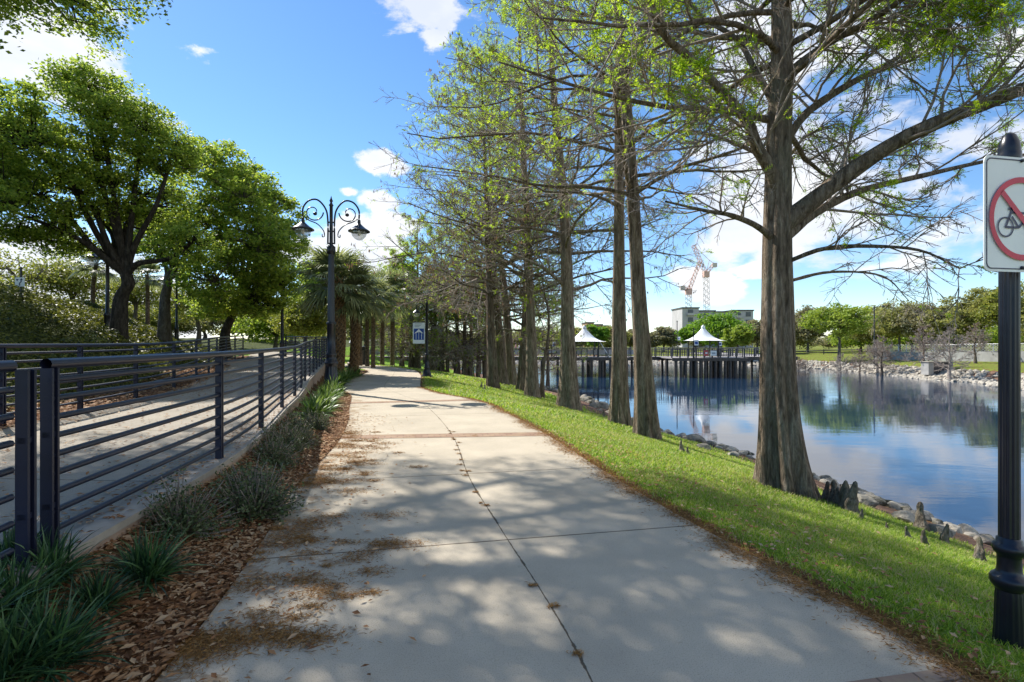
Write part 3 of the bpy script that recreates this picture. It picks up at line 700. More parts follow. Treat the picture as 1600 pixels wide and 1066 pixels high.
# ------------------------------------------------------------------ people on the boardwalk
def person(px, label, shirt, h=1.68, arm=0.3, step=.22, face=1, Y0=None, hc='hair'):
    Y0 = Y0 or BY+1.2; x = (px-800)*Y0/F
    root = empty('person', (x, Y0, DZ+.01), label, 'person', None, 0 if face > 0 else PI, h/1.72)
    def skin(name, V, E, R, mat, parent, rootv=0):
        me = bpy.data.meshes.new(name); me.from_pydata(V, E, []); o = link(name, me, parent); me.materials.append(MAT[mat])
        md = o.modifiers.new('s', 'SKIN'); 
        if not me.skin_vertices: me.attributes
        for i, s in enumerate(me.skin_vertices[0].data): s.radius = (R[i], R[i]*.85); s.use_root = (i == rootv)
        md2 = o.modifiers.new('u', 'SUBSURF'); md2.levels = 1; md2.render_levels = 1; return o
    import bmesh
    V = [(0, 0, .95), (0, 0, 1.15), (0, 0, 1.38), (0, 0, 1.50), (.01, 0, 1.60), (.01, 0, 1.70),
         (0, .19, 1.40), (-.05, .23, 1.12), (.08, .22, .90), (.11, .22, .80), (0, -.19, 1.40), (.06, -.23, 1.12), (arm, -.2, .98), (arm+.07, -.2, .94),
         (0, .1, .88), (step*.6, .1, .50), (step, .1, .08), (step+.13, .1, .04), (0, -.1, .88), (-step*.3, -.1, .48), (-step*1.2, -.1, .10), (-step*1.2+.12, -.1, .04)]
    E = [(0, 1), (1, 2), (2, 3), (3, 4), (4, 5), (2, 6), (6, 7), (7, 8), (8, 9), (2, 10), (10, 11), (11, 12), (12, 13), (0, 14), (14, 15), (15, 16), (16, 17), (0, 18), (18, 19), (19, 20), (20, 21)]
    R = [.14, .12, .14, .055, .095, .08, .06, .045, .035, .04, .06, .045, .035, .04, .085, .06, .045, .035, .085, .06, .045, .035]
    def addsk(me):
        if len(me.skin_vertices) == 0:
            bm = bmesh.new(); bm.from_mesh(me); bm.verts.layers.skin.verify(); bm.to_mesh(me); bm.free()
    def sk(name, idx, scale, mat):
        mp = {k: i for i, k in enumerate(idx)}; v = [V[k] for k in idx]; e = [(mp[a], mp[b]) for a, b in E if a in mp and b in mp]
        me = bpy.data.meshes.new(name); me.from_pydata(v, e, []); addsk(me)
        for i, s in enumerate(me.skin_vertices[0].data): s.radius = (R[idx[i]]*scale, R[idx[i]]*scale*.9); s.use_root = (i == 0)
        me.materials.append(MAT[mat]); o = link(name, me, root); o.modifiers.new('s', 'SKIN'); u = o.modifiers.new('u', 'SUBSURF'); u.levels = 1; u.render_levels = 1
        me.polygons.foreach_set('use_smooth', np.ones(len(me.polygons), bool)); return o
    sk('body', list(range(22)), 1.0, 'skin'); sk('shirt', [0, 1, 2, 6, 7, 10, 11], 1.18, shirt); sk('trousers', [0, 14, 15, 16, 18, 19, 20], 1.2, 'trousers')
    m = M(); m.lathe([(.001, .12), (.07, .10), (.105, .04), (.11, -.02), (.10, -.09), (.08, -.10)], 14, (-.02, 0, 1.66)); part('hair', m, hc, root)
person(661, 'person in a red shirt walking on the boardwalk beside the banner lamp', 'shirt_red', 1.75)
person(806, 'person in a pink shirt on the boardwalk behind the leaning cypress trio', 'shirt_pink', 1.68)
person(811, 'person in a white shirt walking just right of the one in pink', 'shirt_white', 1.6, Y0=BY+1.9)
person(738, 'person in dark blue on the boardwalk among the far thin trunks', 'shirt_blue', 1.7)
person(1010, 'person in dark clothing on the boardwalk in the gap right of the third trunk', 'shirt_blue', 1.66)
# ------------------------------------------------------------------ buildings & cranes
def building(name, label, segs, Y0, wall, floors, depth=14, roofmat='roof_dark', bay=4.2):
    s = Y0/F; x0 = (segs[0][0]-800)*s; root = empty(name, (x0, Y0, -1.2), label, 'building')
    wn = M(); wn.box(-1.05, 1.05, -.12, .05, 0, 1.9); wme = wn.mesh('window', 'dark_glass', False)
    bn = M(); bn.box(-1.6, 1.6, -1.1, -.02, 0, .15); bn.box(-1.6, 1.6, -1.1, -1.04, .16, 1.0); bme = bn.mesh('balcony', wall, False)
    for a, b, top, dp in segs:
        xa, xb = (a-800)*s-x0, (b-800)*s-x0; zt = EYE-(top-HZ)*s+1.2
        m = M(); m.box(xa, xb, dp, depth, 0, zt); part('wall', m, wall, root, False)
        m = M(); m.box(xa-.3, xb+.3, dp-.3, depth+.3, zt+.002, zt+.5); part('parapet', m, roofmat, root, False)
        n = max(1, int((xb-xa)/bay)); fh = 3.3
        for f in range(int(zt/fh)):
            z = zt-fh*(f+1)+.9
            if z < 2: break
            for k in range(n):
                xx = xa+(k+.5)*(xb-xa)/n
                w = link('window', wme, root, (xx, dp-.02, z))
                if (k+f) % 2 == 0 and f < floors: link('balcony', bme, root, (xx, dp-.02, z-.6))
    return root
building('apartment_building', 'grey apartment block with dark balconies under the two cranes', [(1066, 1092, 482, 0), (1092, 1122, 486, 3), (1122, 1152, 488, 1), (1152, 1184, 485, 4)], 215, 'building_wall', 6)
building('apartment_building', 'orange and cream apartment block behind the patterned canopy', [(916, 928, 505, 0), (928, 942, 508, 1), (942, 950, 510, 0)], 240, 'building_orange', 4, bay=5)
building('office_building', 'pale banded block between the first and second big trunk', [(950, 958, 512, 0), (958, 975, 514, 1)], 236, 'building_white', 5, bay=3.5)
building('house', 'low pale building partly hidden behind far trees at the left end of the lake', [(700, 770, 545, 0)], 170, 'building_white', 0, 8, bay=5)
def lattice(m, p0, p1, w, n):
    p0, p1 = A(p0, float), A(p1, float); d = (p1-p0)/np.linalg.norm(p1-p0); u = np.cross(d, [0, 1, 0]); u /= np.linalg.norm(u); v = np.cross(d, u)
    cs = [(-w, -w), (w, -w), (w, w), (-w, w)]; P = []
    for a, b in cs: P.append([p0+u*a+v*b, p1+u*a+v*b])
    for i in range(n):
        a0 = p0+(p1-p0)*i/n; a1 = p0+(p1-p0)*(i+1)/n
        for k in range(4):
            c0, c1 = cs[k], cs[(k+1) % 4]
            if i % 2: c0, c1 = c1, c0
            P.append([a0+u*c0[0]+v*c0[1], a1+u*c1[0]+v*c1[1]])
    m.tubes(A(P), np.full((len(P), 2), .075), 4)
def crane(label, Y0, base, piv, jib, tail, w=1.0):
    s = Y0/F; f = lambda p: A([(p[0]-800)*s, 0, EYE-(p[1]-HZ)*s+1.2]); b = f(base)
    root = empty('tower_crane', (b[0], Y0, -1.2), label, 'crane'); g = lambda p: f(p)-A([b[0], 0, 0])
    m = M(); lattice(m, A([0, 0, 0.]), g(piv), w, 26); part('mast', m, 'crane_white', root, False)
    m = M(); lattice(m, g(piv), g(jib), w*.7, 16); part('jib', m, 'crane_red', root, False)
    m = M(); lattice(m, g(piv), g(tail), w*.6, 4); part('counter_jib', m, 'crane_red', root, False)
    m = M(); c = g(piv); m.box(c[0]-1.2, c[0]+1.2, -1.2, 1.2, c[2]-1.5, c[2]+1); part('cab', m, 'crane_red', root, False)
    m = M(); c = g(tail); m.box(c[0]-1, c[0]+1, -.8, .8, c[2]-1.6, c[2]+.2); part('counterweight', m, 'crane_white', root, False)
    ap = g(piv)+A([1.5, 0, 6]); m = M(); m.tubes(A([[g(jib), ap], [ap, g(tail)], [g(piv), ap]]), np.full((3, 2), .1), 4); part('cable', m, 'crane_red', root, False)
crane('taller tower crane with steep red jib, right above the grey block', 225, (1106, 536), (1103, 428), (1083, 383), (1116, 412))
crane('lower pale tower crane left of the taller one', 228, (1075, 536), (1076, 455), (1094, 408), (1066, 448))
# ------------------------------------------------------------------ far bank furniture
def chain_fence():
    pts = spl([(80, 34), (66, 41), (60, 52), (56, 66), (54, 76)], 8); pts = A(pts)
    root = empty('chain_link_fence', (56, 60, 0), 'long chain link fence on a grey wall along the far bank, behind bare trees', 'fence')
    r0 = A([56, 60, 0.])
    z = ground(pts[:, 0], pts[:, 1]); m = M(); m2 = M(); n = len(pts)
    P = pts-r0[:2]
    k = np.arange(n-1); L = np.concatenate([[0], np.cumsum(np.linalg.norm(np.diff(pts, axis=0), axis=1))])
    v = np.concatenate([np.column_stack([P, z+1.15]), np.column_stack([P, z+2.1])]); m.add(v, np.stack([k, k+1, n+k+1, n+k], 1)); m.uv = [np.concatenate([np.column_stack([L, L*0]), np.column_stack([L, L*0+1.0])])]
    part('mesh', m, 'chain_link', root, False)
    zf = lambda y: 0
    wm = M(); T = np.gradient(P, axis=0); T /= np.linalg.norm(T, axis=1, keepdims=True); Nn = np.stack([-T[:, 1], T[:, 0]], 1)
    V = np.concatenate([np.column_stack([P-Nn*.12, z-.3]), np.column_stack([P+Nn*.12, z-.3]), np.column_stack([P+Nn*.12, z+1.2]), np.column_stack([P-Nn*.12, z+1.2])])
    q = [np.stack([a*n+k, ((a+1) % 4)*n+k, ((a+1) % 4)*n+k+1, a*n+k+1], 1) for a in range(4)]; wm.add(V, np.concatenate(q)); part('wall', wm, 'grey_concrete', root, False)
    for i in range(0, n, 1):
        m = M(); m.lathe([(.04, 0), (.04, 2.15), (.001, 2.2)], 8, (P[i][0], P[i][1], z[i])); part('post', m, 'aluminium', root)
    m = M(); m.tubes(np.column_stack([P, z+2.11]), np.full(n, .03), 6); part('top_rail', m, 'aluminium', root)
chain_fence()
c = at(1470, 566, 54.5); zc = float(ground(c[0], 54.5))
root = empty('utility_enclosure', (c[0], 54.5, zc-.1), 'grey concrete enclosure with dark opening beside the chain link fence', 'enclosure')
m = M(); m.box(-1.3, -.75, 0, 1.0, 0, 1.35); m.box(-.749, 1.0, .7, 1.0, 0, 1.35); m.box(1.0, 1.3, 0, 1.0, 0, 1.35); part('wall', m, 'grey_concrete', root, False)
m = M(); m.box(-1.4, 1.4, -.1, 1.1, 1.352, 1.43); part('roof_slab', m, 'curb_concrete', root, False)
m = M(); m.box(-.74, .99, .1, .14, .05, 1.3); part('gate', m, 'roof_dark', root, False)
# lamp on the far road
p = at(1366, 553, 70); z = float(ground(p[0], 70)); H = EYE+57*70/F-z
root = empty('street_lamp', (p[0], 70, z), 'tall thin street lamp with one arm above the trees on the far bank', 'street lamp')
m = M(); m.tubes(A([(0, 0, 0), (0, 0, H)]), [.11, .07], 8); part('pole', m, 'rail_dark', root)
m = M(); m.tubes(A([(0, 0, H-.25), (.55, 0, H-.05), (1.25, 0, H-.02)]), [.045]*3, 6); part('arm', m, 'rail_dark', root)
m = M(); m.lathe([(.02, .12), (.12, .08), (.17, -.08), (.10, -.12), (.001, -.14)], 10, (1.25, 0, H-.1)); part('lamp_head', m, 'rail_dark', root)
# guard rail of the far road
root = empty('road_barrier', (60, 95, -.6), 'low dark barrier of the road behind the far bank', 'barrier')
P = A([(20, 118), (38, 106), (52, 96), (66, 88), (72, 70), (78, 56)], float); P = spl(P, 6)
z = ground(P[:, 0], P[:, 1]); m = M(); m.tubes(np.column_stack([P-A([60, 95]), z+.6+.75]), np.full(len(P), .10), 6); m.tubes(np.column_stack([P-A([60, 95]), z+.6+.35]), np.full(len(P), .06), 6); part('rail', m, 'rail_dark', root)
for a in P[::2]:
    m = M(); m.lathe([(.08, -.3), (.08, 1.0)], 6, (a[0]-60, a[1]-95, float(ground(*a))+.6)); part('post', m, 'rail_dark', root)
# ------------------------------------------------------------------ left-side furniture
def dark_post(px, py, Y0, top, label, r=.07, sign=False):
    x = (px-800)*Y0/F; z = float(ground(x, Y0)); H = EYE-(top-HZ)*Y0/F-z
    root = empty('lamp_post', (x, Y0, z-.05), label, 'lamp post')
    m = M(); m.lathe([(r*2.6, 0), (r*2.6, .12), (r*1.8, .3), (r*1.6, .8), (r*2, .85), (r, .95), (r*.8, H), (r*1.3, H+.02), (.001, H+.2)], 16); part('pole', m, 'black_paint', root)
    m = M(); a = spl([(0, 0, H-.4), (-.15, 0, H-.1), (-.4, 0, H), (-.6, 0, H-.2)], 5); m.tubes(a, np.full(len(a), .03), 6); part('arm', m, 'black_paint', root)
    h = lamp_head(root, (-.6, 0, H-.5)); return root
dark_post(168, 475, 20, 378, 'black lamp post on the bank just left of the big dark oak trunk')
dark_post(276, 490, 27, 420, 'thin black lamp post on the bank just right of the grey oak trunk', .06)
dark_post(441, 535, 27.5, 430, 'black lamp post standing behind the railings at the top of the ramp', .08)
x = (33-800)*17/F; z = float(ground(x, 17)); root = empty('lane_sign', (x, 17, z), 'white sign with black lane arrow above the hedge at far left', 'sign')
zz = EYE-(441-HZ)*17/F-z
m = M(); m.tubes(A([(0, 0, 0), (0, 0, zz+.5)]), [.035, .03], 8); part('post', m, 'rail_dark', root)
m = M(); m.box(-.16, .16, -.05, -.04, zz-.15, zz+.15); pl_ = part('plate', m, 'white_plastic', root, False)
m = M(); m.add([(-.13, -.055, zz+.1), (-.03, -.055, zz+.1), (-.08, -.055, zz+.02)], None, [(0, 2, 1)]); m.add([(0, -.055, zz+.06), (.11, -.055, zz+.06), (.06, -.055, zz+.13)], None, [(0, 1, 2)])
m.tubes(A([(.05, -.053, zz+.07), (.05, -.053, zz+.01), (0, -.053, zz-.04), (0, -.053, zz-.12)]), [.016]*4, 6); part('arrow', m, 'sign_navy', pl_, False)
# bin and bench
p = gp(567.5, 570.5)
root = empty('litter_bin', tuple(p), 'dark round litter bin beside the path at the foot of the palms', 'litter bin')
s = p[1]/30
m = M(); m.lathe([(.27, 0), (.29, .05), (.30, .8), (.33, .82), (.33, .88), (.28, .9)], 24); part('drum', m, 'bin_dark', root)
m = M(); m.lathe([(.30, .9), (.31, .96), (.22, 1.04), (.12, 1.06), (.001, 1.06)], 24); part('lid', m, 'bin_dark', root); root.scale = (1.05*s,)*3
p = A([-8.6, 27.5]); z = float(ground(*p))
root = empty('park_bench', (p[0], p[1], max(z, 0)-.01), 'slatted bench beyond the thick palm trunks beside the path', 'bench', None, math.radians(-70))
m = M()
for k in range(4): m.box(-.75, .75, -.22+k*.12, -.13+k*.12, .43, .46)
part('seat', m, 'bench_slat', root, False); m = M()
for k in range(4): m.box(-.75, .75, .26+k*.02, .285+k*.02, .5+k*.11, .58+k*.11)
part('backrest', m, 'bench_slat', root, False)
for sx in (-1, 1):
    m = M(); m.box(sx*.68-.025, sx*.68+.025, -.2, -.15, 0, .425); m.box(sx*.68-.025, sx*.68+.025, .2, .25, 0, .95); m.box(sx*.68-.025, sx*.68+.025, -.149, .199, .38, .425); part('leg', m, 'black_paint', root, False)
# ------------------------------------------------------------------ trees
def unit(v): return v/(np.linalg.norm(v, axis=-1, keepdims=True)+1e-9)
def kids(rg, P, R, k, tr, ang, lenf, m, up=0., jit=.12, rs=.55, minr=.004, flat=0., abslen=None, tap=.65):
    n, mp = P.shape[:2]; idx = np.repeat(np.arange(n), k); N_ = len(idx)
    t = rg.uniform(tr[0], tr[1], N_)*(mp-1); i0 = np.minimum(t.astype(int), mp-2); f = (t-i0)[:, None]
    pos = P[idx, i0]*(1-f)+P[idx, i0+1]*f; tan = unit(P[idx, i0+1]-P[idx, i0])
    Lp = np.linalg.norm(np.diff(P, axis=1), axis=2).sum(1)[idx]
    L = (abslen if abslen is not None else lenf*Lp)*(1.05-tap*t/(mp-1))*rg.uniform(.6, 1.25, N_)
    rad = np.maximum(rs*R[idx, i0], minr)
    r = rg.normal(size=(N_, 3)); r[:, 2] *= (1-flat); perp = unit(np.cross(tan, np.cross(r, tan)))
    a = rg.uniform(ang[0], ang[1], N_)[:, None]
    d = unit(np.cos(a)*tan+np.sin(a)*perp); Q = [pos]
    for j in range(1, m):
        d = unit(d+rg.normal(size=(N_, 3))*jit+A([0, 0, up])); Q.append(Q[-1]+d*(L/(m-1))[:, None])
    Q = np.stack(Q, 1); RR = rad[:, None]*np.linspace(1, .35, m)[None]
    return Q, np.maximum(RR, minr*.6)
def trunk(path, rf, sides=28, rows=60, flute=.0, nf=7, lump=.05, rg=None, phase=0., flh=1.2):
    C = spl(path, 12); t = np.linspace(0, 1, rows); t = t**1.5
    L = np.concatenate([[0], np.cumsum(np.linalg.norm(np.diff(C, axis=0), axis=1))]); L /= L[-1]
    P = np.stack([np.interp(t, L, C[:, k]) for k in range(3)], 1)
    a = np.arange(sides)*2*PI/sides; v = []
    ph = rg.uniform(0, 6, 8); z0 = P[0, 2]
    for i in range(rows):
        h = P[i, 2]-z0; fl = flute*np.exp(-h/flh)
        fa = 1+fl*(np.abs(np.cos(a*nf/2+ph[0]+.3*np.sin(a*2+ph[1])))**.8-.35)+flute*.10*np.cos(a*nf+ph[0]+h*.2)
        fa += lump*(np.sin(a*2+ph[2]+h*1.1)*.5+np.sin(a*3+ph[3]-h*1.7)*.4+np.sin(a*1+ph[4]+h*2.3)*.35)
        r = rf(h)*fa; v.append(P[i]+np.stack([r*np.cos(a), r*np.sin(a), 0*a], 1))
    i = np.arange(rows-1)[:, None]*sides; j = np.arange(sides)[None]; q = np.stack([i+j, i+(j+1) % sides, i+sides+(j+1) % sides, i+sides+j], -1).reshape(-1, 4)
    return np.concatenate(v), q, P, A([rf(p[2]-z0) for p in P])
def sprays(rg, P, n_per, size, spread=.03):
    """feathery branchlets: a short stem with leaflets on both sides, hung along the twigs"""
    n, mp = P.shape[:2]; idx = np.repeat(np.arange(n), n_per); t = rg.uniform(.1, 1, len(idx))*(mp-1); i0 = np.minimum(t.astype(int), mp-2); f = (t-i0)[:, None]
    pos = P[idx, i0]*(1-f)+P[idx, i0+1]*f; tan = unit(P[idx, i0+1]-P[idx, i0])
    D = unit(tan*.6+rg.normal(size=tan.shape)*.6+A([0, 0, -.2])); S = unit(np.cross(D, rg.normal(size=D.shape)*.5+A([0, 0, 1.])))
    C, DD = [], []; L = size*2.6
    for j in range(8):
        sg = 1 if j % 2 else -1; d = unit(D*.55+S*sg); c = pos+D*(L*(j+1)/8)+d*size*.38*(1.1-j*.07)-A([0, 0, L*.02*j*.5]); C.append(c); DD.append(d)
    return np.concatenate(C), np.concatenate(DD)
def cypress(name, label, seed, H=15, r0=.36, z1=.22, nl=46, spread=4.4, green=1., catk=0, bm='cypress_bark', twm='twig_bark', lean=(0, 0), path=None, limbs=None, flare=.55, flute=.5, tw=(9, 7, 3), leafn=5, leafs=.085, upl=.35, moss=0, top=True, lowdroop=0., gap=None, mr=1., lump=.045, group='bald cypress trees along the lake bank', k0=.0):
    rg = np.random.default_rng(seed)
    root = empty(name, (0, 0, 0), label, 'tree', group)
    if path is None:
        path = [(0, 0, -.35), (lean[0]*.12+rg.normal()*.03, lean[1]*.12, H*.15), (lean[0]*.4+rg.normal()*.08, lean[1]*.4+rg.normal()*.08, H*.4), (lean[0]*.75+rg.normal()*.12, lean[1]*.7+rg.normal()*.12, H*.7), (lean[0], lean[1], H)]
    rf = lambda h: r0*.86*(max(1-h/(H*1.03), 0)**.9)+.012+r0*flare*.75*math.exp(-max(h, 0)/.4)+r0*.40*math.exp(-max(h, 0)/2.2)
    V, Q, TP, TR = trunk(path, rf, 36, 80, flute, 7, lump, rg)
    m = M(); m.add(V, Q)
    # limbs
    n = nl; zz = np.sort(rg.uniform(z1, .985, n)); hh = TP[:, 2]; fr = (hh-hh[0])/(hh[-1]-hh[0])
    st = np.stack([np.interp(zz, fr, TP[:, k]) for k in range(3)], 1)
    rt = np.interp(zz, fr, TR)
    az = rg.uniform(0, 2*PI)+np.arange(n)*2.4+rg.normal(size=n)*.3
    Lm = spread*(1-((zz-z1)/(1-z1))**1.3*.78)*rg.uniform(.65, 1.15, n)
    el = upl*rg.uniform(.3, 1.3, n)+.5*zz**2-lowdroop*(1-zz)
    d = np.stack([np.cos(az)*np.cos(el), np.sin(az)*np.cos(el), np.sin(el)], 1); P = [st]; mm = 9
    for j in range(1, mm):
        d = unit(d+rg.normal(size=d.shape)*.11+A([0, 0, .05 if j > 4 else -.06])); P.append(P[-1]+d*(Lm/(mm-1))[:, None])
    LP = np.stack(P, 1); LR = np.clip(rt*.34, .012, .07)[:, None]*np.linspace(1, .22, mm)[None]
    m.tubes(LP, LR, 6)
    if limbs:
        XP, XR = [], []
        for pts, ra, rb in limbs:
            c = spl(pts, 8); s = np.linspace(0, len(c)-1, 16); c = np.stack([np.interp(s, np.arange(len(c)), c[:, k]) for k in range(3)], 1)
            m.tubes(c, np.linspace(ra, rb, 16)*(1+.05*rg.normal(size=16)), 12); XP.append(c); XR.append(np.linspace(ra, rb, 16))
        XP, XR = A(XP), A(XR)
    part('trunk', m, bm, root)
    b1P, b1R = kids(rg, LP, LR, tw[0], (.2, 1), (.5, 1.1), .52, 6, .03, .13, .6, .008*mr, .3)
    if limbs:
        th = XR[:, 0] > .05
        eP, eR = kids(rg, XP[th], np.minimum(XR[th], .05), tw[0]*2, (.2, 1), (.5, 1.2), .0, 6, .02, .14, .45, .009, .4, abslen=1.9, tap=.5)
        fP, fR = kids(rg, XP[~th], np.minimum(XR[~th], .03), tw[0], (.2, 1), (.4, 1.0), .0, 6, -.02, .14, .45, .007, .4, abslen=1.1, tap=.3)
        e2P, e2R = kids(rg, eP, eR, 4, (.15, 1), (.4, 1.0), .5, 6, .0, .15, .6, .006)
        eP = np.concatenate([eP, fP]); eR = np.concatenate([eR, fR])
        b1P = np.concatenate([b1P, eP, e2P]); b1R = np.concatenate([b1R, eR, e2R])
    b2P, b2R = kids(rg, b1P, b1R, tw[1], (.15, 1), (.4, 1.), .5, 4, -.03, .14, .6, .0055*mr)
    m = M(); m.tubes(b1P, b1R, 4); m.tubes(b2P, b2R, 3)
    if tw[2]:
        b3P, b3R = kids(rg, b2P, b2R, tw[2], (.2, 1), (.4, 1.), .55, 3, -.05, .1, .7, .0038*mr); m.tubes(b3P, b3R, 3)
    else: b3P = b2P
    part('twigs', m, twm, root)
    if green > 0:
        zt = (b2P[:, -1, 2]-hh[0])/(hh[-1]-hh[0])
        clump = np.sin(b2P[:, 0, 0]*1.7+seed)*np.sin(b2P[:, 0, 1]*1.5)*np.sin(b2P[:, 0, 2]*1.9)
        keep = rg.uniform(size=len(b2P)) < green*np.clip((zt-z1*.8)*1.7+clump*.55+k0, .03, 1)
        C, D = sprays(rg, b2P[keep], leafn, leafs*.75)
        m = M(); m.leaves(C, leafs*.75, rg, .34, 0, D); part('foliage', m, 'cypress_leaves', root)
    if catk:
        pick = rg.choice(len(b2P), min(catk, len(b2P)), replace=False); e = b2P[pick, -1]
        e = np.repeat(e, 3, 0)+rg.normal(size=(len(e)*3, 3))*.035; D = rg.normal(size=e.shape)*.15+A([0, 0, -1])
        m = M(); m.leaves(e-A([0, 0, .05]), .14, rg, .28, 0, D); part('catkins', m, 'catkin', root)['kind'] = 'stuff'
    if moss:
        pick = rg.choice(len(b1P), moss, replace=False); e = b1P[pick][:, 3]; k = 26
        e = np.repeat(e, k, 0)+rg.normal(size=(moss*k, 3))*A([.03, .03, .0])-A([0, 0, 1])*np.abs(rg.normal(size=(moss*k, 1)))*.16; D = rg.normal(size=e.shape)*.12+A([0, 0, -1])
        m = M(); m.leaves(e, .12, rg, .12, 0, D); part('hanging_moss', m, 'moss', root)['kind'] = 'stuff'
    return root
def place(o, p, rz=0, sc=1, dz=0):
    o.location = (p[0], p[1], p[2]+dz); o.rotation_euler = (0, 0, rz); o.scale = (sc, sc, sc); return o
# --- the largest tree, with its own limbs
t1 = gp(1226, 766); Y1 = t1[1]
def L1(pts): return [tuple(at(x, y, Y1+dy)-t1) for x, y, dy in pts]
k1 = Y1/F
o = cypress('bald_cypress', 'largest bald cypress with thick low limbs and fluted base, nearest on the bank', 11, 15.5, 24.5*k1, .36, 44, 4.3, .95, 0, path=[tuple(at(1232, 800, Y1)-t1), tuple(at(1224, 740, Y1)-t1), tuple(at(1216, 600, Y1)-t1), tuple(at(1214, 430, Y1)-t1), tuple(at(1216, 320, Y1)-t1), tuple(at(1217, 200, Y1)-t1), tuple(at(1222, 40, Y1)-t1), tuple(at(1215, -200, Y1)-t1), tuple(at(1210, -480, Y1)-t1), tuple(at(1210, -800, Y1)-t1)],
    limbs=[(L1([(1222, 352, 0), (1262, 320, -.1), (1330, 268, -.3), (1400, 222, -.6), (1480, 185, -.9), (1560, 155, -1.1), (1680, 105, -1.5), (1800, 70, -2)]), .135, .05),
           (L1([(1225, 372, 0), (1275, 332, .3), (1345, 298, .9), (1440, 275, 1.4), (1540, 252, 1.8), (1640, 235, 2.0)]), .075, .02),
           (L1([(1216, 318, 0), (1206, 270, -.1), (1182, 230, -.2), (1168, 190, -.3), (1120, 135, -.5), (1075, 88, -.7), (1030, 45, -.9), (1000, -60, -1.2)]), .095, .035),
           (L1([(1210, 375, 0), (1180, 352, -.3), (1140, 336, -.7), (1105, 330, -1.1), (1040, 315, -1.6)]), .05, .012),
           (L1([(1222, 230, 0), (1262, 175, .2), (1330, 130, .5), (1400, 92, .8), (1460, 40, 1.1), (1560, -20, 1.6)]), .065, .02),
           (L1([(1228, 410, 0), (1290, 388, -.4), (1370, 385, -.9), (1440, 392, -1.4), (1500, 420, -1.9)]), .036, .008),
           (L1([(1230, 440, 0), (1300, 425, .6), (1380, 432, 1.3), (1420, 470, 1.8)]), .028, .006),
           (L1([(1214, 170, 0), (1180, 110, .3), (1150, 60, .7), (1090, 20, 1.1), (1040, -60, 1.5)]), .055, .02),
           (L1([(1224, 120, 0), (1290, 70, -.3), (1380, 20, -.8), (1480, -60, -1.4)]), .06, .02),
           (L1([(1212, 255, 0), (1150, 225, .5), (1080, 205, 1.0), (1000, 215, 1.6)]), .04, .01)],
    flare=.5, flute=.75, lump=.085, tw=(10, 8, 3), leafn=5, leafs=.055, moss=12, upl=.3, k0=.12)
place(o, t1)
def pxr(w, Y0): return w*Y0/F/2
def base(px, py, Ym=46):
    p = gp(px, py)
    if p[1] > Ym: x = (px-800)*Ym/F; p = A([x, Ym, float(ground(x, Ym))])
    return p
specs = [  # px, py, trunk width px, lean px(top dx at H), H, seed, z1, nl, spread, green, catk, label
 (1013, 684, 26, -1.6, 18, 21, .30, 52, 4.6, .75, 0, 'second largest bald cypress trunk, standing left of the largest one', 5),
 (969, 664, 23, .1, 18, 22, .32, 52, 4.6, .75, 0, 'pale straight bald cypress just left of the second trunk, base leaning right', 5),
 (889, 638, 25, -.5, 19, 23, .24, 60, 5.8, .75, 500, 'bald cypress with broad straight trunk and green shoots, middle of the row', 5),
 (831, 620, 17, -.6, 19, 24, .22, 60, 6.0, .6, 900, 'slender bald cypress leaning slightly left, beside a thin sapling', 4),
]
for (x, y, w, ln, H, sd, z1, nl, sp, gr, ck, lab, lf) in specs:
    p = base(x, y, {1013: 13, 969: 16.5, 889: 19.5, 831: 23}[x]); o = cypress('bald_cypress', lab, sd, H, pxr(w, p[1])*1.0, z1, nl, sp, gr, ck, lean=(ln, 0), tw=(8, 7, 3), leafn=lf, leafs=.07, upl=.28, flare=.5, k0=.12)
    place(o, p)
p = base(817, 609, 26); o = cypress('bald_cypress', 'dark bald cypress trunk standing half behind the slender left leaning one', 31, 12.5, pxr(15, p[1]), .25, 44, 4.6, .35, 900, 'cypress_bark_dark', lean=(.4, 0), tw=(9, 7, 2)); place(o, p)
p = base(847, 619, 23.5); o = cypress('cypress_sapling', 'thin crooked cypress sapling with reddish bark between two front trunks', 32, 6.2, .085, .35, 24, 1.9, .3, 0, 'cypress_bark_dark', path=[(0, 0, -.3), (.03, 0, 1.2), (.25, 0, 2.6), (.30, 0, 3.8), (.05, 0, 5.2), (.1, 0, 6.2)], flare=.3, flute=.2, tw=(6, 5, 2), group='bald cypress trees along the lake bank'); place(o, p)
# trio
for (x, y, w, ln, H, sd, lab) in ((771, 606, 17, -.6, 12.6, 41, 'leftmost trunk of the leaning cypress trio'), (784, 600, 17, -.9, 13.2, 42, 'middle trunk of the leaning cypress trio'), (799, 597, 18, -1.4, 13.6, 43, 'rightmost, most leaning trunk of the cypress trio')):
    p = base(x, y, {771: 28.5, 784: 30, 799: 31}[x]); o = cypress('bald_cypress', lab, sd, H*1.2, pxr(w, p[1])*.85, .25, 50, 5.6, .42, 1800, 'cypress_bark_dark', 'pale_twig_bark', lean=(ln, 0), tw=(11, 8, 3), leafs=.08, leafn=3, upl=.32, mr=1.0, k0=.05); place(o, p)
